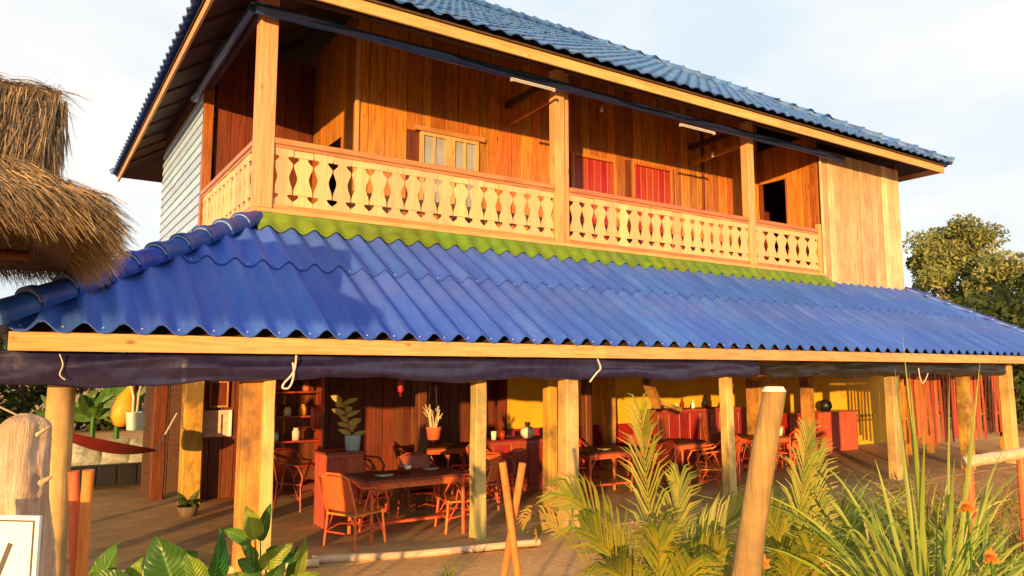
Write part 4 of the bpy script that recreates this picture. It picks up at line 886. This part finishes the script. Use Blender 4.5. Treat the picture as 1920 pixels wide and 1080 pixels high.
# orange bamboo stakes
def stake(x0, y0, x1, y1, d0, d1, r_, label, group=None):
    t = onD(x0, y0, d0); m = onD(x1, y1, d1); gb = ground_below(t, m); gb.z = -.04; s = MB(); n = 9; pts = []; rad = []
    for i in range(n):
        for k, f in ((0, 1.0), (.05, 1.0), (.5, .98), (.93, 1.0), (.97, 1.03)):
            u = min(1, (i + k) / n); pts.append(gb.lerp(t, u)); rad.append(r_ * f)
    s.tube(pts, rad, 10); return tag(s.build('bamboo_stake', M['bamboo'], None, at=gb), label, 'stake', group)
stake(942, 866, 972, 1080, 5.5, 5.45, .028, 'orange bamboo stake, the taller-lying arm of the crossed pair before the slim post'); stake(980, 868, 944, 1080, 5.55, 5.6, .028, 'orange bamboo stake behind its partner in the crossed pair before the slim post')
stake(138, 882, 143, 1080, 3.95, 3.95, .028, 'deeper orange stake of the upright pair beside the driftwood trunk'); stake(166, 880, 152, 1080, 3.9, 3.9, .028, 'paler orange stake of the upright pair beside the driftwood trunk')
s = MB(); a = onD(60, 985, 5.2); b_ = onD(112, 1000, 5.4); 
# rail at the end of the yard
a = onD(1806, 868, 7.0); b_ = onD(1960, 842, 6.9); s = MB(); logmesh(s, a, b_ + (b_ - a) * .6, .055, .05, seed=8, wob=.01); e = s.build('rail', M['logx'], None, at=a)
e2 = empty('rail_fence', (a.x, a.y, 0), 'low pole fence of a pale horizontal rail on short orange posts', 'fence'); e.parent = e2; e.location = a - Vector((a.x, a.y, 0))
for u in (.06, .7, 1.4): p = a.lerp(b_, u); s = MB(); s.tube([(p.x, p.y, -.03), (p.x, p.y, p.z - .03)], .04, 9, jitter=.08); s.build('post', M['bamboo'], e2)

# ================================================================== THATCHED HUT
hx0, hx1, hy0, hy1, hz = -3.6, .40, 4.95, 8.0, 2.97
hut = empty('thatched_hut', ((hx0 + hx1) / 2, 6.05, 0), 'open hut with a two-tiered shaggy straw thatch roof', 'hut')
rs = np.random.default_rng(11)
def blades(s, pts, dirs, lens, wds, droop=.5):
    """ribbons of straw: base point, direction, length, width"""
    n = len(pts); V = np.empty((n, 6, 3)); g_ = np.array([0, 0, -1.0])
    rnd = rs.normal(size=(n, 3)); sd = np.cross(dirs, rnd); sd /= np.linalg.norm(sd, axis=1)[:, None] + 1e-9
    for j, (u, wf) in enumerate(((0, 1), (.5, .85), (1.0, .25))):
        c = pts + dirs * (lens * u)[:, None] + g_ * (droop * lens * u * u)[:, None]
        V[:, 2 * j] = c - sd * (wds * wf / 2)[:, None]; V[:, 2 * j + 1] = c + sd * (wds * wf / 2)[:, None]
    base = len(s.v); s.v += [tuple(p) for p in V.reshape(-1, 3)]
    for i in range(n):
        b_ = base + i * 6; s.f += [(b_, b_ + 1, b_ + 3, b_ + 2), (b_ + 2, b_ + 3, b_ + 5, b_ + 4)]; s.sm += [False, False]
def thatch_tier(ex, ey, ez, tx, ty, tz, thick, count, name, ln, fr=.35):
    """hipped tier: eave rectangle ex,ey at ez; top rectangle tx,ty at tz"""
    E = [Vector((ex[0], ey[0], ez)), Vector((ex[1], ey[0], ez)), Vector((ex[1], ey[1], ez)), Vector((ex[0], ey[1], ez))]
    T = [Vector((tx[0], ty[0], tz)), Vector((tx[1], ty[0], tz)), Vector((tx[1], ty[1], tz)), Vector((tx[0], ty[1], tz))]
    s = MB(); dn = Vector((0, 0, -thick)); s.add(E + T + [v + dn for v in E] + [v + dn * 1.1 for v in T], [(0, 1, 5, 4), (1, 2, 6, 5), (2, 3, 7, 6), (3, 0, 4, 7), (4, 5, 6, 7), (9, 8, 12, 13), (10, 9, 13, 14), (11, 10, 14, 15), (8, 11, 15, 12), (0, 8, 9, 1), (1, 9, 10, 2), (2, 10, 11, 3), (3, 11, 8, 0)])
    core = s.build(name, M['thatchbase'], hut); s = MB()
    areas = []
    for i in range(4):
        j = (i + 1) % 4; areas.append(((E[j] - E[i]).length + (T[j] - T[i]).length) / 2 * ((T[i] + T[j]) / 2 - (E[i] + E[j]) / 2).length)
    tot = sum(areas)
    for i in range(4):
        j = (i + 1) % 4; n = int(count * areas[i] / tot); a = rs.random(n); b_ = (np.floor(rs.random(n) ** 1.15 * 6) + .22 * rs.random(n)) / 6
        nf = int(n * fr); b_[:nf] = rs.random(nf) * .04
        e0 = np.array(E[i]); e1 = np.array(E[j]); t0 = np.array(T[i]); t1 = np.array(T[j])
        low = e0 + (e1 - e0) * a[:, None]; hi = t0 + (t1 - t0) * a[:, None]; p = low + (hi - low) * b_[:, None]
        d = low - hi; d /= np.linalg.norm(d, axis=1)[:, None] + 1e-9; nrm = np.array((E[j] - E[i]).cross(T[i] - E[i]).normalized())
        p = p + nrm * (rs.random(n) * .05)[:, None]; p[:nf] -= np.array([0, 0, 1]) * (rs.random(nf) * thick)[:, None]
        d = d + rs.normal(size=(n, 3)) * .13 + nrm * (.05 + .10 * rs.random(n))[:, None]; d /= np.linalg.norm(d, axis=1)[:, None]
        blades(s, p, d, ln * (.7 + .55 * rs.random(n)), .003 + .0055 * rs.random(n), .35)
    n = count // 6; a = rs.random(n); b_ = rs.random(n); t = [np.array(v) for v in T]   # ridge covering
    p = (t[0] * ((1 - a) * (1 - b_))[:, None] + t[1] * (a * (1 - b_))[:, None] + t[2] * (a * b_)[:, None] + t[3] * ((1 - a) * b_)[:, None]) + np.array([0, 0, 1]) * (rs.random(n) * .05)[:, None]
    d = rs.normal(size=(n, 3)) * np.array([.8, .5, .12]); d[:, 1] += np.where(b_ < .5, -.8, .8); d /= np.linalg.norm(d, axis=1)[:, None]; blades(s, p, d, ln * (.5 + .5 * rs.random(n)), .003 + .0055 * rs.random(n), .3)
    tag(s.build('straw', M['straw'], core), kind='stuff')
thatch_tier((hx0, hx1 - .12), (hy0 + .1, hy1 - .1), hz + .08, (-2.9, -.45), (5.85, 6.7), 3.50, .15, 42000, 'lower_thatch', .27)
thatch_tier((-3.1, .06), (5.55, 6.55), 3.46, (-3.1, .12), (5.85, 6.25), 3.92, .22, 20000, 'upper_thatch', .26, .45)
for x, ys_ in ((-3.4, (5.35, 7.3)), (-2.6, (5.35,)), (-1.6, (7.3,))):
    for y in ys_: MB().tube([(x, y, -.05), (x, y, 3.0)], .07, 10, jitter=.06).build('post', M['log'], hut)
for y in (5.35, 7.3): MB().tube([(-3.5, y, 2.95), (.0, y, 2.95)], .045, 8).build('beam', M['dark'], hut)
for x in np.arange(-3.2, .1, .45): MB().tube([(x, 5.05, 2.86), (max(-2.7, min(-.6, x)), 6.05, 3.30)], .025, 6).build('rafter', M['dark'], hut)

# ================================================================== PLANTS
def ribbon(s, pts, wds, side=None):
    pts = [Vector(p) for p in pts]; rows = []
    for i, p in enumerate(pts):
        t = (pts[min(i + 1, len(pts) - 1)] - pts[max(0, i - 1)]).normalized(); sd = t.cross(side if side is not None else (p - Vector(_C)).normalized())
        if sd.length < .1: sd = t.cross(Vector((0, 0, 1)))
        sd.normalize(); nn = sd.cross(t); rows.append([p - sd * wds[i] / 2 + nn * wds[i] * .18, p, p + sd * wds[i] / 2 + nn * wds[i] * .18])
    s.grid(rows)
def bez(a, c, b_, n): return [a * (1 - t) ** 2 + c * 2 * t * (1 - t) + b_ * t * t for t in np.linspace(0, 1, n)]
def frond(parent, base, tip, lift, mat='palm', L=.40, n=34, wl=.0125):
    base = Vector(base); tip = Vector(tip); c = (base + tip) / 2 + Vector(lift); pts = bez(base, c, tip, n + 1); s = MB()
    s.tube(pts, [.010 - .008 * i / n for i in range(n + 1)], 5)
    fr = s.build('frond', M['stick'] if False else M[mat], parent); s = MB(); rp_ = random.Random(int(abs(tip.x) * 1000))
    side = Vector((rp_.uniform(-.5, .5), rp_.uniform(-.5, .5), 1)).normalized()
    for i in range(7, n + 1):
        p = pts[i]; t = (pts[min(i + 1, n)] - pts[i - 1]).normalized(); u = i / n; sd = t.cross((p - Vector(_C)).normalized() + side * .5).normalized()
        ln = L * (math.sin(math.pi * (.18 + .74 * u)) ** .6) * rp_.uniform(.85, 1.1)
        for sg in (-1, 1):
            d = (sd * sg * rp_.uniform(.42, .68) + t * (.85 + .5 * u) + Vector((0, 0, .1))).normalized(); q = p + d * ln + Vector((0, 0, -.22 * ln)); m = p + d * ln * .55 + Vector((0, 0, .02))
            ribbon(s, [p, m, q], [wl * .7, wl, .002])
    s.build('leaflets', M[mat], fr)
def palm(x, d, label, fr, L=.42):
    b_ = onD(x, 1080, d); b_.z = 0; e = empty('palm', b_, label, 'palm')
    MB().tube([b_ + Vector((0, 0, -.03)), b_ + Vector((.01, 0, .28))], [.06, .035], 9, jitter=.1).build('trunk', M['bark'], e)
    for (tx, ty, td, lf) in fr:
        frond(e, b_ + Vector((random.uniform(-.04, .04), random.uniform(-.04, .04), .25)), onD(tx, ty, d + td), lf, L=L)
palm(1235, 5.0, 'yellow-green feathery palm with one upright frond before the rattan table', [(1200, 772, 0, (.0, 0, .1)), (1062, 930, -.2, (-.1, 0, .42)), (1095, 995, -.3, (-.05, 0, .3)), (1275, 900, .4, (.05, 0, .1)), (1385, 960, .1, (.1, 0, .25)), (1360, 1030, -.4, (.1, 0, .25)), (1140, 1065, -.5, (0, 0, .2)), (1300, 1050, -.6, (.1, 0, .25)), (1330, 985, .6, (.1, 0, .15)), (1235, 1000, -.5, (0, 0, .15))])
palm(1490, 5.3, 'yellow-green feathery palm partly behind the leaning log post', [(1515, 812, 0, (-.05, 0, .1)), (1535, 850, .2, (.05, 0, .05)), (1440, 945, -.3, (0, 0, .1)), (1535, 950, .1, (.1, 0, .1)), (1520, 1020, -.4, (.05, 0, .1)), (1430, 1030, .3, (-.1, 0, .15)), (1480, 1040, -.6, (0, 0, .1))], .38)
# dry brown frond hanging by the twin posts
b_ = onD(1120, 1080, 6.4); b_.z = 0; e = empty('dry_palm_shoot', b_, 'small dry orange palm shoot before the twin posts', 'palm')
MB().tube([b_, b_ + Vector((0, 0, .2))], [.03, .02], 7).build('trunk', M['bark'], e)
for tx, ty in ((990, 975), (1010, 1000), (1040, 940)): frond(e, b_ + Vector((0, 0, .18)), onD(tx, ty, 6.5), (-.1, 0, .45), 'dry', .24, 16, .02)
# tall grass clump
def grass_clump(x, d, label, spec, nrand, hmax, spread=.16, wl=.03, mat='grassblade', cat='grass'):
    b_ = onD(x, 1080, d); b_.z = 0; e = empty('grass_clump', b_, label, cat)
    for bx, tx, ty, td, lf, w_ in spec:
        s = MB(); bb_ = b_ + Vector((bx, random.uniform(-.1, .1), 0)); tp = onD(tx, ty, d + td); pts = bez(bb_, (bb_ + tp) / 2 + Vector(lf), tp, 14); ribbon(s, pts, [.55 * w_ * (.55 + .45 * math.sin(math.pi * min(1, .15 + i / 13 * .8))) * (1 if i < 9 else (13.4 - i) / 4.4) for i in range(14)]); s.build('blade', M[mat], e)
    s = MB(); rr = random.Random(x)
    for i in range(nrand):
        an = rr.uniform(0, 6.283); bb_ = b_ + Vector((math.cos(an), math.sin(an), 0)) * rr.uniform(0, spread); h = hmax * rr.uniform(.35, 1); out_ = rr.uniform(.2, .95) * h
        tp = bb_ + Vector((math.cos(an) * out_, math.sin(an) * out_, h * rr.uniform(.25, .95))); c = (bb_ + tp) / 2 + Vector((-math.cos(an) * out_ * .25, -math.sin(an) * out_ * .25, h * .35))
        w_ = wl * rr.uniform(.5, 1.1); ribbon(s, bez(bb_, c, tp, 9), [w_ * (.6 + .4 * math.sin(math.pi * j / 8)) * (1 if j < 5 else (8.3 - j) / 3.3) for j in range(9)])
    tag(s.build('foliage', M[mat], e), kind='stuff')
grass_clump(1735, 4.7, 'tall clump of long arching green grass with upright canes by the slat screen', [
    (-.06, 1692, 625, 0, (0, 0, .1), .035), (-.08, 1678, 690, .2, (-.02, 0, .1), .05), (-.02, 1705, 700, -.1, (0, 0, .1), .05), (.08, 1838, 676, 0, (.02, 0, .05), .05), (.05, 1780, 700, .1, (0, 0, .1), .03), (.02, 1735, 790, -.2, (-.02, 0, .15), .045),
    (-.08, 1545, 935, 0, (-.35, 0, .75), .035), (-.05, 1530, 880, .3, (-.2, 0, .85), .03), (-.1, 1590, 1000, -.3, (-.25, 0, .7), .04), (.1, 1870, 905, .1, (.3, 0, .7), .035), (-.02, 1620, 1060, -.5, (-.1, 0, .75), .04), (.05, 1890, 830, .3, (.1, 0, .5), .03), (.0, 1790, 860, -.4, (.05, 0, .4), .045), (-.04, 1640, 860, .1, (-.1, 0, .5), .04), (.02, 1660, 1000, -.6, (-.1, 0, .8), .045)], 330, 1.5, .2, .017)
grass_clump(1885, 5.6, 'lower yellowish grass clump under the pole fence', [], 90, .8, .22, .025, 'paleleaf'); grass_clump(1600, 6.0, 'sparse dry grass clump in front of the far rattan table', [], 60, .6, .25, .018, 'dry')
grass_clump(1330, 4.4, 'dry tuft of weeds at the foot of the palm', [], 70, .62, .3, .02, 'dry'); grass_clump(1560, 4.0, 'brown dry tuft at the foot of the tall grass', [], 80, .55, .3, .018, 'dry')
grass_clump(1840, 4.2, 'low green and brown tuft among the orange flowers', [], 90, .66, .3, .022, 'dry')
grass_clump(840, 7.2, 'tiny green tuft growing over the terrace-edge log', [], 26, .22, .05, .012, 'lime')
# broad-leaved plants in the foreground
def broad_plant(x, d, label, leaves, mat='broad'):
    b_ = onD(x, 1080, d); b_.z = 0; e = empty('broad_leaf_plant', b_, label, 'plant')
    tops = []
    for bx, by, tx, ty, wpx, td, m_ in leaves:
        p = onD(bx, by, d + td); q = onD(tx, ty, d + td - .05); lf = leaf_obj('leaf', p, q, wpx / F * d * 1.05, M['veinbroad' if m_ == 'broad' else 'veinlime'], e, Vector((random.uniform(-.6, .4), -1, random.uniform(.1, .9))).normalized(), seed=int(bx + by))
        s = MB(); s.tube(bez(b_ + Vector((random.uniform(-.04, .04), 0, 0)), b_.lerp(p, .6) + Vector((0, 0, .1)), p, 7), [.010, .009, .008, .007, .006, .005, .004], 5); s.build('petiole', M['broad'], lf)
    return e
broad_plant(330, 3.4, 'cluster of big rounded green leaves before the terrace edge', [(330, 1110, 300, 1018, 92, 0, 'broad'), (300, 1120, 345, 1040, 80, .1, 'broad'), (395, 1110, 428, 1008, 52, 0, 'broad'), (370, 1115, 372, 1050, 46, -.1, 'lime'), (185, 1110, 205, 1030, 62, .1, 'broad'), (250, 1110, 165, 1075, 50, 0, 'broad'), (230, 1105, 262, 1068, 40, .1, 'lime')])
broad_plant(500, 4.2, 'bushy plant with lime-yellow young leaves at the foot of the large post', [(478, 1012, 470, 958, 38, 0, 'lime'), (488, 1015, 500, 955, 24, .1, 'broad'), (486, 1062, 540, 1030, 34, 0, 'lime'), (470, 1020, 428, 990, 26, 0, 'broad'), (500, 1030, 558, 1048, 26, .1, 'broad'), (556, 1090, 578, 1020, 22, 0, 'lime'), (540, 1085, 560, 1035, 20, .1, 'broad'), (490, 1075, 450, 1050, 36, 0, 'broad'), (500, 1095, 530, 1062, 36, -.1, 'broad'), (470, 1100, 440, 1075, 36, 0, 'lime'), (530, 1100, 590, 1078, 30, 0, 'lime'), (482, 1050, 455, 1020, 24, .1, 'lime')])
# orange flowers
def flower_plant(x, y, d, label):
    b_ = onD(x, 1080, d); b_.z = 0; h = onD(x, y, d); e = empty('flower_plant', b_, label, 'flower'); MB().tube(bez(b_, (b_ + h) / 2 + Vector((.04, 0, 0)), h, 8), .006, 5).build('stem', M['broad'], e)
    for i in range(9):
        an = i * .7; s = MB(); tip = h + Vector((math.cos(an) * .055, math.sin(an) * .03, .03 * math.sin(an * 2) + .02)); small_leaf(s, h, tip, .03); s.build('petal', M['flower'], e)
    for i in range(7):
        u = .06 + .075 * i; p = b_.lerp(h, u); an = i * 2.4; s = MB(); small_leaf(s, p, p + Vector((math.cos(an) * .17, math.sin(an) * .12, .06)), .06); s.build('leaf', M['broad'], e)
pass
rc = random.Random(5); _tones = ['dry', 'palm', 'grassblade', 'dry', 'paleleaf', 'lime']
_names = ['russet', 'yellowing', 'green', 'brown', 'straw-pale', 'lime-green']; _where = ['between the palm and the leaning log post', 'right behind the leaning log post', 'in front of the tall grass', 'beside the tall grass canes', 'below the pole fence', 'beside the orange flowers', 'on bare earth before the far table', 'under the slat screen']
_k = 0
for wi, (x, d) in enumerate(((1385, 5.4), (1510, 5.9), (1640, 5.8), (1790, 6.6), (1905, 7.4), (1850, 6.0), (1570, 7.6), (1760, 8.6))):
    for j in range(2):
        ti = (wi * 2 + j * 3 + wi // 3) % 6; grass_clump(x + rc.randint(-35, 35), d + rc.uniform(-.3, .3), 'low %s weed tuft %s' % (_names[ti], _where[wi]), [], 130, rc.uniform(.75, 1.15), .4, .02, _tones[ti], 'weed')
flower_plant(1814, 955, 4.4, 'orange flower on a leafy stem at the foot of the tall grass'); flower_plant(1858, 1050, 4.0, 'lowest red-orange flower beside the dry weeds'); flower_plant(1430, 1060, 4.6, 'orange flower beside the leaning log post')
# weeds over the bare yard
s = MB(); nW = 9000; px_ = rs.uniform(1010, 2100, nW); dd = 4.0 + 9.0 * rs.random(nW) ** .8; pts = []
for a_x, a_d in zip(px_, dd):
    v = onD(a_x, 1080, a_d); pts.append((v.x, v.y, -.02))
pts = np.array(pts); keep = (np.sin(pts[:, 0] * 2.1 + 1) + np.sin(pts[:, 1] * 2.7) + rs.normal(size=len(pts)) * .5) > .9 - (px_ > 1450) * 1.0 - (px_ > 1740) * .6
keep &= pts[:, 1] < 7.2; pts = pts[keep]; dr = rs.normal(size=(len(pts), 3)) * .45; dr[:, 2] = 1; dr /= np.linalg.norm(dr, axis=1)[:, None]
blades(s, pts, dr, rs.uniform(.06, .48, len(pts)) * (.6 + .5 * (px_[keep] > 1450)), rs.uniform(.006, .02, len(pts)), .25); tag(tag(s.build('weeds', M['dry'], None), 'dry reddish weeds scattered over the yard', 'weeds'), kind='stuff')

# ---- trees
def leaf_cloud(s, centres, radii, n, size, seed):
    r = np.random.default_rng(seed); k = r.integers(0, len(centres), n); v = r.normal(size=(n, 3)); v /= np.linalg.norm(v, axis=1)[:, None]
    p = np.array(centres)[k] + v * (np.array(radii)[k] * (r.random(n) ** .45)[:, None]); a = r.normal(size=(n, 3)); a /= np.linalg.norm(a, axis=1)[:, None]; b_ = np.cross(a, r.normal(size=(n, 3))); b_ /= np.linalg.norm(b_, axis=1)[:, None]
    sz = size * r.uniform(.6, 1.3, n)[:, None]; Q = np.stack([p - a * sz, p + b_ * sz * .45, p + a * sz, p - b_ * sz * .45], 1); base = len(s.v)
    s.v += [tuple(q) for q in Q.reshape(-1, 3)]; s.f += [(base + 4 * i, base + 4 * i + 1, base + 4 * i + 2, base + 4 * i + 3) for i in range(n)]; s.sm += [False] * n
def tree(name, base, h, cr, nclump, nleaf, size, mat, label, seed, cat='tree', group=None, zlow=.35):
    r = np.random.default_rng(seed); base = Vector(base); e = empty(name, base, label, cat, group); s = MB(); cs = []; rr_ = []
    top = base + Vector((0, 0, h * .55)); s.tube(bez(base - Vector((0, 0, .1)), (base + top) / 2 + Vector((.2, 0, 0)), top, 8), [h * .022 * (1.2 - .09 * i) for i in range(8)], 8, jitter=.1)
    for i in range(nclump):
        an = r.uniform(0, 6.283); t = r.random(); z = h * (zlow + (.97 - zlow) * t); w_ = cr * math.sin(math.pi * (.12 + .76 * t)) ** .8 * r.uniform(.35, 1.0); c = base + Vector((math.cos(an) * w_, math.sin(an) * w_, z)); k = cr * r.uniform(.14, .40); cs.append(tuple(c)); rr_.append((k, k, k * .75))
        if i % 5 == 0: b0_ = base + Vector((0, 0, h * r.uniform(.3, .55))); s.tube([b0_, (b0_ + c) / 2 + Vector((0, 0, .1)), c], [h * .009, h * .006, h * .003], 5)
    s.build('trunk', M['bark'], e); s = MB(); leaf_cloud(s, cs, rr_, nleaf, size, seed); tag(s.build('crown', M[mat], e), kind='stuff'); return e
def at_d(x, d): v = onD(x, 697, d); return (v.x, v.y, 0)
tree('leafy_tree', at_d(1805, 34), 8.9, 2.7, 70, 34000, .11, 'treeleaf', 'tall sunlit bushy tree beyond the end of the house', 21)
tree('leafy_tree', at_d(1712, 37), 8.0, 1.2, 18, 4500, .14, 'darkleaf', 'narrow dark tree close behind the corner of the plank room', 22)
tree('leafy_tree', at_d(1925, 30), 6.6, 2.5, 48, 20000, .115, 'treeleaf', 'lower wide tree beside the tall sunlit one', 23, zlow=.15); tree('leafy_tree', at_d(1850, 27), 4.6, 2.8, 40, 13000, .15, 'darkleaf', 'dark undergrowth tree below the tall sunlit one', 24, zlow=.1)
tree('leafy_tree', at_d(1990, 26), 5.5, 2.5, 30, 6000, .16, 'darkleaf', 'dark tree beyond the pole fence, last of the tree belt', 25, zlow=.1)
for i, (x, d, h, c_, lb) in enumerate(((40, 24, 3.6, 2.4, 'dark shrub beyond the post nearest the driftwood trunk'), (150, 26, 3.2, 2.2, 'dark shrub behind the banana plants'), (-90, 22, 3.6, 2.4, 'dark shrub behind the thatched hut'), (260, 27, 3.4, 2.2, 'dark shrub behind the hanging bucket'))):
    tree('garden_shrub', at_d(x, d), h, c_, 20, 4200, .13, 'darkleaf', lb, 40 + i, 'shrub', zlow=.05)
def banana(x, d, h, label, seed):
    r = random.Random(seed); b_ = Vector(at_d(x, d)); e = empty('banana_plant', b_, label, 'plant'); MB().tube([b_, b_ + Vector((0, 0, h * .5))], [.08, .05], 8).build('stem', M['broad'], e)
    for i in range(9):
        an = i * 2.4 + r.uniform(-.3, .3); p = b_ + Vector((0, 0, h * .48)); q = b_ + Vector((math.cos(an) * h * .42, math.sin(an) * h * .42, h * r.uniform(.6, 1.0))); leaf_obj('leaf', p, q, h * .17, M['veinbanana'], e, seed=seed * 20 + i)
banana(180, 17.5, 1.9, 'banana plant with broad green leaves beside the ochre jar', 1); banana(225, 18.5, 1.7, 'lower banana plant seen behind the ochre jar', 2); banana(130, 18.0, 1.6, 'banana plant partly behind the round front post', 3)
# garden grass beyond the terrace
s = MB(); n = 5000; xx = rs.uniform(-4, 3.5, n); yy = rs.uniform(15.5, 22, n); pts = np.stack([xx, yy, np.full(n, -.03)], 1); dr = rs.normal(size=(n, 3)) * .35; dr[:, 2] = 1; dr /= np.linalg.norm(dr, axis=1)[:, None]
blades(s, pts, dr, rs.uniform(.1, .35, n), rs.uniform(.015, .035, n), .3); tag(tag(s.build('garden_grass', M['lime'], None), 'green garden grass behind the terrace', 'grass'), kind='stuff')

# far-off belt of trees round the horizon
s = MB(); r5 = np.random.default_rng(77); cs = []; rr_ = []
for i in range(420):
    an = r5.uniform(-1.9, 2.4); dd_ = r5.uniform(110, 190); h_ = r5.uniform(2, 7); cs.append((math.sin(an) * dd_, math.cos(an) * dd_, h_ * .5)); rr_.append((r5.uniform(3, 7), r5.uniform(3, 7), h_ * .6))
leaf_cloud(s, cs, rr_, 26000, .55, 78); tag(tag(s.build('far_wood', M['darkleaf'], None), 'far-off belt of dark trees along the horizon', 'wood'), kind='stuff')
